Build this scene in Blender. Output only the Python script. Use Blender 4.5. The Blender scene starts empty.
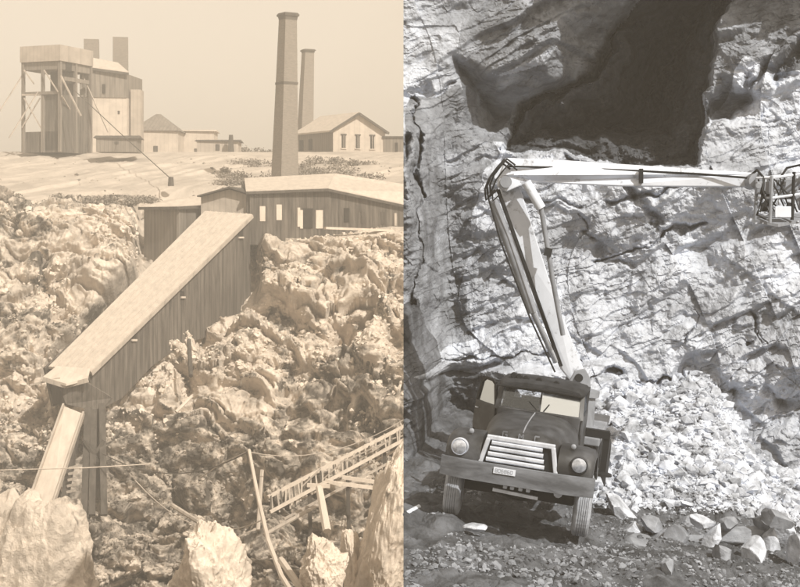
import bpy, math, random
import numpy as np
from mathutils import Matrix, Vector
random.seed(7)
S = bpy.context.scene
COL = S.collection
R = math.radians

# ------------------------------------------------------------------ camera
CAMZ = 4.63
F = 1500.0                       # focal length in photograph pixels
cam = bpy.data.cameras.new('camera')
camo = bpy.data.objects.new('camera', cam); COL.objects.link(camo); S.camera = camo
cam.sensor_fit = 'HORIZONTAL'; cam.sensor_width = 36.0
cam.lens = 36.0*F/800.0
cam.shift_y = -63.5/800.0
cam.clip_start = 0.5; cam.clip_end = 6000
camo.location = (0, 0, CAMZ); camo.rotation_euler = (R(90), 0, 0)
# ------------------------------------------------------------------ light
SUN_EL, SUN_AZ = 42.0, 36.0      # azimuth: degrees to the right of straight behind the camera
SKY_STRENGTH, SUN_POWER = 0.112, 4.9
HAZE_DENSITY = 0.0026
S.view_settings.view_transform = 'Standard'
S.view_settings.look = 'None'
S.view_settings.exposure = 0.25
S.view_settings.gamma = 1.0
S.view_settings.use_curve_mapping = False
w = bpy.data.worlds.new('World'); S.world = w; w.use_nodes = True
nt = w.node_tree; nt.nodes.clear()
sky = nt.nodes.new('ShaderNodeTexSky'); sky.sky_type = 'NISHITA'; sky.sun_disc = False
sky.sun_elevation = R(SUN_EL)
sd = Vector((math.sin(R(SUN_AZ))*math.cos(R(SUN_EL)), -math.cos(R(SUN_AZ))*math.cos(R(SUN_EL)), math.sin(R(SUN_EL))))
sky.sun_rotation = math.atan2(sd.x, sd.y)
sky.dust_density = 3.0
bw = nt.nodes.new('ShaderNodeRGBToBW'); nt.links.new(sky.outputs[0], bw.inputs[0])
pw = nt.nodes.new('ShaderNodeMath'); pw.operation = 'POWER'; pw.inputs[1].default_value = 0.45
nt.links.new(bw.outputs[0], pw.inputs[0])
sc_ = nt.nodes.new('ShaderNodeMath'); sc_.operation = 'MULTIPLY'; sc_.inputs[1].default_value = 4.2
nt.links.new(pw.outputs[0], sc_.inputs[0])
tm = nt.nodes.new('ShaderNodeMix'); tm.data_type = 'RGBA'; tm.blend_type = 'MULTIPLY'
tm.inputs[0].default_value = 1.0
nt.links.new(sc_.outputs[0], tm.inputs[6]); tm.inputs[7].default_value = (1.0, 0.86, 0.69, 1)
bg = nt.nodes.new('ShaderNodeBackground'); bg.inputs[1].default_value = SKY_STRENGTH
nt.links.new(tm.outputs[2], bg.inputs[0])
wo = nt.nodes.new('ShaderNodeOutputWorld'); nt.links.new(bg.outputs[0], wo.inputs[0])
sl = bpy.data.lights.new('sun', 'SUN'); sl.energy = SUN_POWER; sl.angle = R(0.6); sl.color = (1.0, 0.95, 0.86)
so = bpy.data.objects.new('sun', sl); COL.objects.link(so); so.location = (40, -40, 60)
so.rotation_euler = (-sd).to_track_quat('-Z', 'Y').to_euler()
S.render.engine = 'CYCLES'
S.cycles.max_bounces = 5; S.cycles.diffuse_bounces = 3; S.cycles.volume_bounces = 0
S.cycles.use_denoising = True

def W(px, py, Y):
    """photograph pixel seen at depth Y -> world point"""
    return Vector(((px-400.0)/F*Y, Y, CAMZ + (230.0-py)/F*Y))

# ------------------------------------------------------------------ noise (numpy)
def _h(ix, iy, iz, seed):
    n = (ix.astype(np.int64)*374761393 + iy.astype(np.int64)*668265263 + iz.astype(np.int64)*2147483647 + seed*974634777) & 0xffffffff
    n = ((n ^ (n >> 13))*1274126177) & 0xffffffff
    n = ((n ^ (n >> 16))*2246822519) & 0xffffffff
    return ((n ^ (n >> 15)) & 0xffffff)/float(0xffffff)
def vnoise(x, y, z, seed=0):
    ix, iy, iz = np.floor(x), np.floor(y), np.floor(z)
    fx, fy, fz = x-ix, y-iy, z-iz
    u = fx*fx*fx*(fx*(fx*6-15)+10); v = fy*fy*fy*(fy*(fy*6-15)+10); t = fz*fz*fz*(fz*(fz*6-15)+10)
    r = 0
    for dx in (0, 1):
        wx = u if dx else 1-u
        for dy in (0, 1):
            wy = v if dy else 1-v
            for dz in (0, 1):
                wz = t if dz else 1-t
                r = r + wx*wy*wz*_h(ix+dx, iy+dy, iz+dz, seed)
    return r*2-1
def fbm(x, y, z, octv=5, seed=0, gain=0.5, ridge=False):
    a, f, r, s = 1.0, 1.0, 0.0, 0.0
    for o in range(octv):
        n = vnoise(x*f, y*f, z*f, seed+o*17)
        if ridge: n = 1-2*np.abs(n)
        r = r + a*n; s += a; a *= gain; f *= 2.03
    return r/s
def voro(x, y, seed=0):
    """2-D cells: F1, F2, cell randoms and offset from the cell centre"""
    ix, iy = np.floor(x), np.floor(y)
    z0 = np.zeros_like(ix)
    f1 = np.full(x.shape, 9.0); f2 = np.full(x.shape, 9.0)
    cx = np.zeros_like(x); cy = np.zeros_like(x); ox = np.zeros_like(x); oy = np.zeros_like(x)
    for dx in (-1, 0, 1):
        for dy in (-1, 0, 1):
            jx, jy = ix+dx, iy+dy
            px = jx + _h(jx, jy, z0, seed); py = jy + _h(jx, jy, z0, seed+5)
            d = np.hypot(px-x, py-y)
            m = d < f1
            f2 = np.where(m, f1, np.minimum(f2, d))
            f1 = np.where(m, d, f1)
            cx = np.where(m, jx, cx); cy = np.where(m, jy, cy)
            ox = np.where(m, x-px, ox); oy = np.where(m, y-py, oy)
    r1 = _h(cx, cy, z0+1, seed+11); r2 = _h(cx, cy, z0+2, seed+12); r3 = _h(cx, cy, z0+3, seed+13)
    return f1, f2, r1, r2, r3, ox, oy
def inside(poly, x, y):
    c = np.zeros(x.shape, bool); d = np.full(x.shape, 1e9)
    for (x0, y0), (x1, y1) in zip(poly, np.roll(poly, -1, 0)):
        cnd = ((y0 > y) != (y1 > y)) & (x < (x1-x0)*(y-y0)/(y1-y0+1e-9)+x0); c ^= cnd
        dx, dy = x1-x0, y1-y0; q = np.clip(((x-x0)*dx+(y-y0)*dy)/(dx*dx+dy*dy), 0, 1)
        d = np.minimum(d, np.hypot(x-x0-q*dx, y-y0-q*dy))
    return np.where(c, d, -d)
def saw(t, e=.86):
    q = t-np.floor(t); return q - sstep(e, 1.0, q) - .5*q*0
def joints(u, v, ang, step, seed, warp=.5):
    """blocky ledges: warped sawtooth steps across one joint direction, broken up so that no joint runs far"""
    a = R(ang); p = u*math.cos(a)+v*math.sin(a); q = -u*math.sin(a)+v*math.cos(a)
    t = q/step + warp*fbm(p/step*.35, q/step*.7, 0*p, 4, seed) + 1.3*np.floor(2*vnoise(p/step*.32, q/step*.22, 0*p, seed+50))*.5
    m = .35+.65*sstep(-.3, .3, fbm(p/step*.2, q/step*.2, 0*p+3, 3, seed+9))
    return (saw(t)-.4)*m*step
def sstep(a, b, x):
    t = np.clip((x-a)/(b-a), 0, 1); return t*t*(3-2*t)

# ------------------------------------------------------------------ materials
LT = (1.0, 0.86, 0.72)      # everything in the old quarry is warm brown-buff
RT = (0.91, 0.98, 1.12)       # everything in the rock chamber is neutral to cool grey
def rgb(v, t): return (v*t[0], v*t[1], v*t[2], 1)
MATS = {}
def mat(name, lo, hi, t, scale=1.0, rough=0.9, metal=0.0, bump=0.0, bscale=None, stretch=(1, 1, 1), detail=6, contrast=(0.35, 0.65), dist=0.05,
        second=None, streak=0, boards=None, brick=None, spec=0.25):
    """procedural surface: two tones mixed by noise, optional second patch tone, vertical boards, bricks and bump"""
    if name in MATS: return MATS[name]
    m = bpy.data.materials.new(name); m.use_nodes = True; MATS[name] = m
    n, l = m.node_tree.nodes, m.node_tree.links
    b = n['Principled BSDF']; b.inputs['Roughness'].default_value = rough; b.inputs['Metallic'].default_value = metal
    b.inputs['Specular IOR Level'].default_value = spec
    tc = n.new('ShaderNodeTexCoord'); mp = n.new('ShaderNodeMapping'); mp.inputs[3].default_value = stretch
    l.new(tc.outputs['Object'], mp.inputs[0])
    nz = n.new('ShaderNodeTexNoise'); nz.inputs['Scale'].default_value = scale; nz.inputs['Detail'].default_value = detail
    nz.inputs['Roughness'].default_value = 0.62; nz.inputs['Distortion'].default_value = 0.4
    l.new(mp.outputs[0], nz.inputs['Vector'])
    cr = n.new('ShaderNodeValToRGB'); cr.color_ramp.elements[0].position = contrast[0]; cr.color_ramp.elements[1].position = contrast[1]
    cr.color_ramp.elements[0].color = rgb(lo, t); cr.color_ramp.elements[1].color = rgb(hi, t)
    l.new(nz.outputs[0], cr.inputs[0]); c = cr.outputs[0]
    if second:
        val, sscale, p0, p1 = second
        n2 = n.new('ShaderNodeTexNoise'); n2.inputs['Scale'].default_value = sscale; n2.inputs['Detail'].default_value = 5
        n2.inputs['Roughness'].default_value = 0.7
        l.new(mp.outputs[0], n2.inputs['Vector'])
        r2 = n.new('ShaderNodeMapRange'); r2.inputs[1].default_value = p0; r2.inputs[2].default_value = p1
        l.new(n2.outputs[0], r2.inputs[0])
        mx = n.new('ShaderNodeMix'); mx.data_type = 'RGBA'; l.new(r2.outputs[0], mx.inputs[0]); l.new(c, mx.inputs[6])
        mx.inputs[7].default_value = rgb(val, t); c = mx.outputs[2]
    if streak:      # mineral veins and dark seams following the bedding
        ms = n.new('ShaderNodeMapping'); ms.inputs[2].default_value = (0, R(24), 0); ms.inputs[3].default_value = (.9, 1, 4.5)
        ns = n.new('ShaderNodeTexNoise'); ns.inputs['Scale'].default_value = 1.5; ns.inputs['Detail'].default_value = 9; ns.inputs['Roughness'].default_value = .72; ns.inputs['Distortion'].default_value = .8
        l.new(tc.outputs['Object'], ms.inputs[0]); l.new(ms.outputs[0], ns.inputs['Vector'])
        rs_ = n.new('ShaderNodeValToRGB'); e = rs_.color_ramp.elements; e[0].position = .36; e[0].color = (.22, .22, .22, 1); e[1].position = .47; e[1].color = (1, 1, 1, 1)
        l.new(ns.outputs[0], rs_.inputs[0])
        mx = n.new('ShaderNodeMix'); mx.data_type = 'RGBA'; mx.blend_type = 'MULTIPLY'; mx.inputs[0].default_value = streak
        l.new(c, mx.inputs[6]); l.new(rs_.outputs[0], mx.inputs[7]); c = mx.outputs[2]
    h = nz.outputs[0]
    if boards:      # boards = (width m, darkening)
        wv = n.new('ShaderNodeTexWave'); wv.wave_type = 'BANDS'; wv.bands_direction = 'X'; wv.wave_profile = 'SAW'
        mp2 = n.new('ShaderNodeMapping'); mp2.inputs[2].default_value = (0, 0, R(boards[2] if len(boards) > 2 else 0))
        l.new(tc.outputs['Object'], mp2.inputs[0]); l.new(mp2.outputs[0], wv.inputs['Vector'])
        wv.inputs['Scale'].default_value = 0.314/boards[0]; wv.inputs['Distortion'].default_value = 0.3; wv.inputs['Detail'].default_value = 1
        mx = n.new('ShaderNodeMix'); mx.data_type = 'RGBA'; mx.blend_type = 'MULTIPLY'; mx.inputs[0].default_value = boards[1]
        rr = n.new('ShaderNodeValToRGB'); rr.color_ramp.elements[0].position = 0.0; rr.color_ramp.elements[1].position = 0.25
        rr.color_ramp.elements[0].color = (0.25, 0.25, 0.25, 1)
        l.new(wv.outputs[0], rr.inputs[0]); l.new(c, mx.inputs[6]); l.new(rr.outputs[0], mx.inputs[7]); c = mx.outputs[2]
    l.new(c, b.inputs['Base Color'])
    if bump:
        n3 = n.new('ShaderNodeTexNoise'); n3.inputs['Scale'].default_value = bscale or scale*4; n3.inputs['Detail'].default_value = 8
        n3.inputs['Roughness'].default_value = 0.7
        l.new(mp.outputs[0], n3.inputs['Vector'])
        bp = n.new('ShaderNodeBump'); bp.inputs['Strength'].default_value = bump; bp.inputs['Distance'].default_value = dist
        l.new(n3.outputs[0], bp.inputs['Height']); l.new(bp.outputs[0], b.inputs['Normal'])
    return m
# old quarry
mLrock = mat('pale_limestone', 0.42, 0.76, LT, 0.5, bump=1.0, bscale=3.2, dist=0.16, spec=.03, second=(0.12, 0.22, 0.55, 0.62))
mLdark = mat('dark_rock_painted_shade', 0.11, 0.70, LT, 0.8, bump=1.0, bscale=3.2, dist=0.18, spec=.03, contrast=(0.42, 0.64))  # dark rock; its low tone also paints the shade of the pit hollows
mLfin = mat('smooth_pale_rock', 0.50, 0.76, LT, 0.9, bump=.8, bscale=3.0, dist=0.1, second=(0.2, .8, .6, .7))
mLbank = mat('sandy_spoil', 0.36, 0.52, LT, 0.25, bump=0.6, bscale=1.2, dist=0.25)
mLwood = mat('weathered_boards', 0.06, 0.16, LT, 1.0, stretch=(3, 3, .3), bump=0.3, boards=(0.32, 0.75, -12))
mLwood2 = mat('grey_boards', 0.15, 0.24, LT, 1.0, stretch=(3, 3, .3), boards=(0.4, 0.6, 20))
mLdkwood = mat('old_dark_timber', 0.05, 0.10, LT, 1.5, stretch=(2, 2, .4))
mLroof = mat('sun_bleached_roof_boards', 0.44, 0.54, LT, 2.5, stretch=(1, .4, 1), bump=0.3)
mLplank = mat('bleached_planking', 0.50, 0.62, LT, 1.4, stretch=(2, .3, 1), bump=0.2)
mLstack = mat('brick_of_chimney', 0.17, 0.27, LT, 2.6, stretch=(1, 1, 5), contrast=(.35, .65), bump=0.4, bscale=5)
mLstackd = mat('sooty_brick', 0.07, 0.12, LT, 1.5)
mLwhite = mat('whitewashed_boards', 0.44, 0.54, LT, 1.0, boards=(0.4, 0.2, 30))
mLpaleb = mat('pale_wall_boards', 0.34, 0.46, LT, 0.6, boards=(0.5, 0.3, 10))
mLvoid = mat('dark_opening', 0.02, 0.035, LT, 1.0)
mLbrush = mat('dry_brush', 0.16, 0.32, LT, 0.8)
# rock chamber
mRrock = mat('quarry_wall_rock', 0.30, 0.78, RT, 0.45, bump=0.8, bscale=7.0, dist=0.06, streak=.55, second=(0.30, 0.45, 0.5, 0.68), contrast=(0.36, 0.64))
mRrub = mat('broken_stone', 0.22, 0.74, RT, 2.6, bump=0.8, bscale=9, dist=0.03)
mRground = mat('gravelly_dirt', 0.055, 0.15, RT, 1.7, bump=1.0, bscale=9.0, dist=0.05, contrast=(0.4, 0.62))
mRstone = mat('dirty_stone', 0.10, 0.34, RT, 1.1, bump=0.8, bscale=9, dist=0.02)
mRboul = mat('grey_boulder', 0.16, 0.38, RT, 1.8, bump=0.8, bscale=9, dist=0.03)
mPaint = mat('dusty_truck_paint', 0.018, 0.075, RT, 2.2, rough=0.5, contrast=(0.42, 0.68), spec=0.5, bump=0.08, bscale=12, dist=.02)
mRoofP = mat('black_roof_paint', 0.015, 0.04, RT, 3, rough=0.6)
mBlack = mat('black_trim', 0.010, 0.018, RT, 3, rough=0.6)
mBump = mat('worn_bumper_paint', 0.08, 0.20, RT, 3.0, rough=0.55, bump=0.15, dist=.02, stretch=(1, .5, 2))
mChrome = mat('dull_bright_metal', 0.50, 0.78, RT, 4, rough=0.38, metal=0.35, spec=0.5)
mRubber = mat('dusty_rubber', 0.26, 0.46, RT, 5, rough=0.9, stretch=(1, 1, 1), bump=.3, dist=.01)
mRubD = mat('dark_rubber', 0.02, 0.05, RT, 5, rough=0.85)
mBoom = mat('white_boom_paint', 0.60, 0.74, RT, 1.2, rough=0.45, spec=0.5, bump=0.05, dist=.02, second=(0.30, 4.0, 0.57, 0.68))
mGreyM = mat('grey_steel', 0.20, 0.30, RT, 3, rough=0.5)
mSteel = mat('polished_rod', 0.45, 0.6, RT, 3, rough=0.25, metal=0.7)
mLens = mat('headlamp_lens', 0.4, 0.8, RT, 14, rough=0.15, metal=0.6, spec=0.8)
mBoul2 = mat('faded_figures', 0.30, 0.38, RT, 9)
mPlate = mat('plate_enamel', 0.6, 0.68, RT, 9, rough=0.5)
def glass(name, k):
    gl = bpy.data.materials.new(name); gl.use_nodes = True
    g_n = gl.node_tree.nodes; g_l = gl.node_tree.links; g_n.clear()
    o_ = g_n.new('ShaderNodeOutputMaterial'); t_ = g_n.new('ShaderNodeBsdfTransparent'); gs = g_n.new('ShaderNodeBsdfGlossy'); gs.inputs['Roughness'].default_value = .12
    fr = g_n.new('ShaderNodeMixShader'); fr.inputs[0].default_value = k
    t_.inputs[0].default_value = (.9, .92, .95, 1); gs.inputs[0].default_value = (.84, .92, 1, 1)
    g_l.new(t_.outputs[0], fr.inputs[1]); g_l.new(gs.outputs[0], fr.inputs[2]); g_l.new(fr.outputs[0], o_.inputs[0])
    return gl
mGlass = glass('clear_glass', .12); mScreen = glass('windscreen_glass', .9)

# ------------------------------------------------------------------ mesh helpers
def mesh_np(name, V, faces, m, parent=None, smooth=False, mats=None, midx=None):
    me = bpy.data.meshes.new(name)
    if isinstance(faces, np.ndarray):
        k = faces.shape[1]
        me.vertices.add(len(V)); me.vertices.foreach_set('co', np.asarray(V, dtype=np.float32).ravel())
        me.loops.add(faces.size); me.loops.foreach_set('vertex_index', faces.astype(np.int32).ravel())
        me.polygons.add(len(faces)); me.polygons.foreach_set('loop_start', np.arange(0, faces.size, k, dtype=np.int32))
        me.polygons.foreach_set('loop_total', np.full(len(faces), k, dtype=np.int32))
        me.update(calc_edges=True)
    else:
        me.from_pydata([tuple(v) for v in V], [], faces)
    for mm in (mats or [m]): me.materials.append(mm)
    if midx is not None: me.polygons.foreach_set('material_index', midx.astype(np.int32))
    me.polygons.foreach_set('use_smooth', np.full(len(me.polygons), bool(smooth)))
    me.validate(); me.update()
    o = bpy.data.objects.new(name, me); COL.objects.link(o)
    if parent is not None: o.parent = parent
    return o
def grid_faces(nu, nv):
    i = np.arange(nu-1)[:, None]*nv + np.arange(nv-1)[None, :]
    return np.stack([i, i+nv, i+nv+1, i+1], -1).reshape(-1, 4)

class MB:
    def __init__(s, M=None): s.v = []; s.f = []; s.M = M or Matrix.Identity(4)
    def add(s, vs, fs):
        b = len(s.v); s.v += [s.M @ Vector(v) for v in vs]; s.f += [tuple(b+i for i in f) for f in fs]; return s
    def box(s, c, d, rot=None):
        c = Vector(c); hx, hy, hz = d[0]/2, d[1]/2, d[2]/2
        vs = [Vector((x, y, z)) for x in (-hx, hx) for y in (-hy, hy) for z in (-hz, hz)]
        if rot is not None: vs = [rot @ v for v in vs]
        return s.add([v+c for v in vs], [(0, 1, 3, 2), (4, 6, 7, 5), (0, 4, 5, 1), (2, 3, 7, 6), (0, 2, 6, 4), (1, 5, 7, 3)])
    def beam(s, a, b, w, h=None, w2=None, h2=None, up=(0, 0, 1)):
        a, b = Vector(a), Vector(b); h = h or w; w2 = w2 or w; h2 = h2 or h
        d = (b-a).normalized(); u = Vector(up)
        if abs(d.dot(u)) > 0.99: u = Vector((0, 1, 0))
        x = d.cross(u).normalized(); y = x.cross(d).normalized()
        vs = [p + x*sx*ww/2 + y*sy*hh/2 for p, ww, hh in ((a, w, h), (b, w2, h2)) for sx, sy in ((-1, -1), (1, -1), (1, 1), (-1, 1))]
        return s.add(vs, [(0, 1, 2, 3), (7, 6, 5, 4), (0, 4, 5, 1), (1, 5, 6, 2), (2, 6, 7, 3), (3, 7, 4, 0)])
    def tube(s, pts, r, n=8, r2=None, cap=True):
        pts = [Vector(p) for p in pts]; N = len(pts); vs = []; fs = []
        ref = None
        for i, p in enumerate(pts):
            d = (pts[min(i+1, N-1)]-pts[max(i-1, 0)]).normalized()
            if ref is None:
                ref = Vector((0, 0, 1)) if abs(d.z) < .9 else Vector((0, 1, 0))
            x = d.cross(ref).normalized(); y = x.cross(d)
            rr = r if r2 is None else r + (r2-r)*i/max(1, N-1)
            for k in range(n):
                t = 2*math.pi*k/n
                vs.append(p + x*math.cos(t)*rr + y*math.sin(t)*rr)
        for i in range(N-1):
            for k in range(n):
                fs.append((i*n+k, i*n+(k+1) % n, (i+1)*n+(k+1) % n, (i+1)*n+k))
        if cap: fs += [tuple(range(n-1, -1, -1)), tuple((N-1)*n+k for k in range(n))]
        return s.add(vs, fs)
    def slab(s, P, off):
        """polygon P (list of points) given a thickness along off"""
        P = [Vector(p) for p in P]; off = Vector(off); n = len(P)
        return s.add(P+[p+off for p in P], [tuple(range(n)), tuple(range(2*n-1, n-1, -1))] + [(i, i+n, (i+1) % n+n, (i+1) % n) for i in range(n)])
    def loft(s, secs, closed=False, cap=True):
        n = len(secs[0]); vs = [p for q in secs for p in q]; fs = []
        for i in range(len(secs)-1):
            for k in range(n if closed else n-1):
                fs.append((i*n+k, i*n+(k+1) % n, (i+1)*n+(k+1) % n, (i+1)*n+k))
        if cap: fs += [tuple(range(n-1, -1, -1)), tuple((len(secs)-1)*n+k for k in range(n))]
        return s.add(vs, fs)
    def lathe(s, c, axis, prof, n=20):
        """prof = [(r, t)] along axis"""
        c = Vector(c); a = Vector(axis).normalized(); ref = Vector((0, 0, 1)) if abs(a.z) < .9 else Vector((1, 0, 0))
        x = a.cross(ref).normalized(); y = x.cross(a); vs = []; fs = []; N = len(prof)
        for r, t in prof:
            for k in range(n):
                q = 2*math.pi*k/n; vs.append(c + a*t + (x*math.cos(q)+y*math.sin(q))*r)
        for i in range(N-1):
            for k in range(n): fs.append((i*n+k, i*n+(k+1) % n, (i+1)*n+(k+1) % n, (i+1)*n+k))
        fs += [tuple(range(n-1, -1, -1)), tuple((N-1)*n+k for k in range(n))]
        return s.add(vs, fs)
    def build(s, name, m, parent=None, bevel=0, smooth=False, origin=None):
        """vertices are world unless parented to a root made by thing(), whose world matrix is taken out"""
        root = parent
        while root is not None and root.parent is not None: root = root.parent
        inv = Matrix(root['_m']).inverted() if (root is not None and '_m' in root) else Matrix.Identity(4)
        V = [inv @ v for v in s.v]
        me = bpy.data.meshes.new(name); me.from_pydata([tuple(v) for v in V], [], s.f); me.materials.append(m)
        import bmesh as _b
        bm = _b.new(); bm.from_mesh(me); _b.ops.recalc_face_normals(bm, faces=bm.faces); bm.to_mesh(me); bm.free()
        o = bpy.data.objects.new(name, me); COL.objects.link(o)
        if parent is not None: o.parent = parent
        elif origin is not None:
            off = Vector(origin)
            me.transform(Matrix.Translation(-off)); o.location = off
        if smooth:
            me.polygons.foreach_set('use_smooth', [True]*len(me.polygons))
        if bevel:
            b = o.modifiers.new('bevel', 'BEVEL'); b.width = bevel; b.segments = 2; b.limit_method = 'ANGLE'; b.angle_limit = R(40)
        if smooth:
            try:
                me.set_sharp_from_angle(angle=R(42))
            except Exception: pass
        return o
def tag(o, label=None, cat=None, group=None, kind=None):
    if label: o['label'] = label
    if cat: o['category'] = cat
    if group: o['group'] = group
    if kind: o['kind'] = kind
    return o
ROOTS = []
def thing(name, loc, label, cat, group=None, M=None):
    o = bpy.data.objects.new(name, None); COL.objects.link(o); o.empty_display_size = 0.3
    M = M or Matrix.Translation(Vector(loc)); o.matrix_world = M
    o['_m'] = [list(r) for r in M]; ROOTS.append(o)
    return tag(o, label, cat, group)

# ================================================================== LEFT: the old quarry
EDGE = 3.5/F          # the line of sight that parts the two places
prof = np.array([(420, 14.3), (260, 14.2), (182, 14.1), (174, 12.6), (160, 10.2), (150, 8.3), (141, 7.0), (134, 5.7), (126.5, 4.7), (123.5, 3.2), (120.5, 0.6),
                 (117, -2.5), (113, -5.6), (108, -9.2), (102, -13.4), (96, -17.2), (88, -20.0), (70, -21.5), (20, -22)], float)
seg = np.r_[0, np.cumsum(np.hypot(np.diff(prof[:, 0]), np.diff(prof[:, 1])))]
def prof_at(t): return np.interp(t, seg, prof[:, 0]), np.interp(t, seg, prof[:, 1])
t_hill = seg[2]
ts = np.r_[np.linspace(0, t_hill-2, 40), np.arange(t_hill-2, seg[8]-3, 0.30), np.arange(seg[8]-3, seg[16], 0.105), np.linspace(seg[16], seg[-1], 60)]
als = np.r_[np.linspace(-0.40, -0.285, 30)[:-1], np.linspace(-0.285, 0.004, 470), np.linspace(0.006, 0.10, 30)]
A_, T_ = np.meshgrid(als, ts, indexing='ij')
Yb, Zb = prof_at(T_)
Xb = A_*Yb
rowb = 230-(Zb-CAMZ)/Yb*F; colb = 400+A_*F
rocky = sstep(seg[8]-6, seg[8]+1.5, T_)*(1-0.5*sstep(seg[17], seg[18], T_))
rocky = np.maximum(rocky, 0.85*sstep(seg[6]-3, seg[6]+2, T_+2.5*fbm(Xb*.2, T_*.2, 0*T_, 3, 88))*(1-sstep(128, 150, colb)))
# keep a level shelf for the long shed
wx = Xb + 1.6*fbm(Xb*.35, T_*.35, 0*T_, 3, 5); wt = T_ + 1.6*fbm(Xb*.35, T_*.35, 0*T_+7, 3, 6)
D = np.zeros_like(Xb)
def bulge(s, amp, seed, mod=None):
    global D
    f1, f2, r1, r2, r3, ox, oy = voro(wx/s, wt/(s*.8), seed)
    d = f2-f1
    D = D + amp*(np.sqrt(np.clip(d, 0, .6)/.6)*(0.5+0.5*r1) + 0.9*(r1-.5) + 0.9*(ox*(r2-.5)+oy*(r3-.5)))*(1 if mod is None else mod)
bulge(7.5, 2.1, 1); bulge(3.2, 1.15, 2); bulge(1.5, 0.42, 3, .3+.7*(fbm(Xb*.16, T_*.16, 0*T_, 2, 78) > -.05))
bulge(0.62, 0.20, 4, 0.25+0.75*(fbm(Xb*.2, T_*.2, 0*T_, 2, 77) > -.1))
bulge(0.36, 0.09, 9)
D += .40*joints(wx, wt, 25, 4.2, 501) + .32*joints(wx, wt, -38, 2.3, 502) + .35*joints(wx, wt, 8, 1.1, 503) + .22*joints(wx, wt, 75, 1.7, 504) + .3*joints(wx, wt, 130, .6, 505)
D += 1.5*fbm(Xb*.12, T_*.12, 0*T_, 4, 21) + 0.55*fbm(Xb*.5, T_*.5, 0*T_, 5, 23)
# particular hollows (-) and shoulders (+) of the pit wall: pixel column, row, radii, depth
for cx_, cy_, rx, ry, amp in ((342, 337, 13, 8, -3.5), (397, 352, 14, 22, -3.2), (62, 322, 14, 10, -2.2), (88, 250, 12, 8, -2.4), (74, 262, 8, 6, -1.8),
                              (22, 262, 14, 30, -1.6), (130, 262, 10, 12, -1.6), (185, 385, 10, 22, -3.0), (40, 420, 22, 22, -2.6), (230, 485, 26, 22, -3.2),
                              (325, 510, 48, 28, -5.5), (235, 515, 24, 28, -5.0), (185, 500, 40, 22, -3.0), (120, 505, 26, 26, -2.5), (170, 470, 40, 14, -1.6), (150, 520, 30, 25, -3.0), (395, 470, 30, 30, -3), (290, 395, 14, 22, -2.2), (340, 425, 16, 12, -1.8),
                              (300, 300, 50, 16, 1.5), (250, 360, 30, 24, 1.6), (170, 355, 26, 18, 1.6), (100, 285, 34, 18, 1.4), (370, 290, 26, 14, 1.2),
                              (360, 390, 34, 16, 1.8), (190, 430, 36, 20, 1.4), (300, 450, 30, 16, 1.4), (120, 470, 18, 26, 1.2), (20, 350, 22, 20, 1.2), (262, 265, 22, 30, 0.8)):
    D += amp*np.exp(-(((colb-cx_)/rx)**2 + ((rowb-cy_)/ry)**2)*1.2)
hole = inside(np.array([(140, 196), (214, 196), (256, 205), (256, 300), (220, 312), (186, 324), (152, 346), (118, 388), (98, 420), (96, 505), (60, 505), (60, 400), (48, 372), (140, 280)], float), colb, rowb)
nohole = 1-sstep(-10, 3, hole)
D = D*rocky*(.35+.65*nohole)
D += (1-rocky)*(0.35*fbm(Xb*.15, T_*.2, 0*T_, 4, 31) + 0.10*fbm(Xb*.8, T_*.8, 0*T_, 4, 32))*sstep(t_hill-4, t_hill+3, T_)
D -= 3.2*(1-nohole)
# gullied spoil bank
D += (1-rocky)*sstep(t_hill, t_hill+6, T_)*0.5*fbm(Xb*.35+.2*T_, T_*.05, 0*T_, 4, 33, ridge=True)
shelf = np.exp(-((T_-(seg[8]-1))/3.0)**2)*sstep(225, 250, colb)
D *= (1-0.9*shelf)
D -= 1.2*sstep(seg[7]-2, seg[7]+2, T_)*(1-sstep(seg[8], seg[8]+3, T_))*sstep(240, 262, colb)
D -= 1.6*sstep(-2, 2, inside(np.array([(56, 194), (100, 194), (146, 199), (140, 205), (100, 203), (60, 203)], float), colb, rowb))
# a hump of spoil in front of the engine house, and the brushy mound behind the long shed
Y1 = Yb - 0.85*D; Z1 = Zb + 0.45*D
V = np.stack([A_*Y1, Y1, Z1], -1).reshape(-1, 3)
fc = grid_faces(len(als), len(ts))
rk = rocky.reshape(-1)[fc[:, 0]]; rw = rowb.reshape(-1)[fc[:, 0]]; cl = colb.reshape(-1)[fc[:, 0]]
nn = fbm(V[fc[:, 0], 0]*.25, V[fc[:, 0], 1]*.25, V[fc[:, 0], 2]*.25, 4, 55)
dk = (rw + 90*nn + 0.10*(cl-200)) > 405  # lower slope takes the dark tone with shade painted in
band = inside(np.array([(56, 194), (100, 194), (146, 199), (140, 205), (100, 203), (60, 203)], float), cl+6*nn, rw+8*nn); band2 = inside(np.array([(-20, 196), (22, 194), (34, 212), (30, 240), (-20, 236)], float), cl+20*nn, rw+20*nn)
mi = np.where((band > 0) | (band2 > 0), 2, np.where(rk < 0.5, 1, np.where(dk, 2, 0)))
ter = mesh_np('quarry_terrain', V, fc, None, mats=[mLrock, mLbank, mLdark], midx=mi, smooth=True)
tag(ter, kind='structure')
def ground_z(X, Y):
    """height of the plateau/bank profile at Y"""
    return float(np.interp(-Y, -prof[:, 0], prof[:, 1]))

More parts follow.
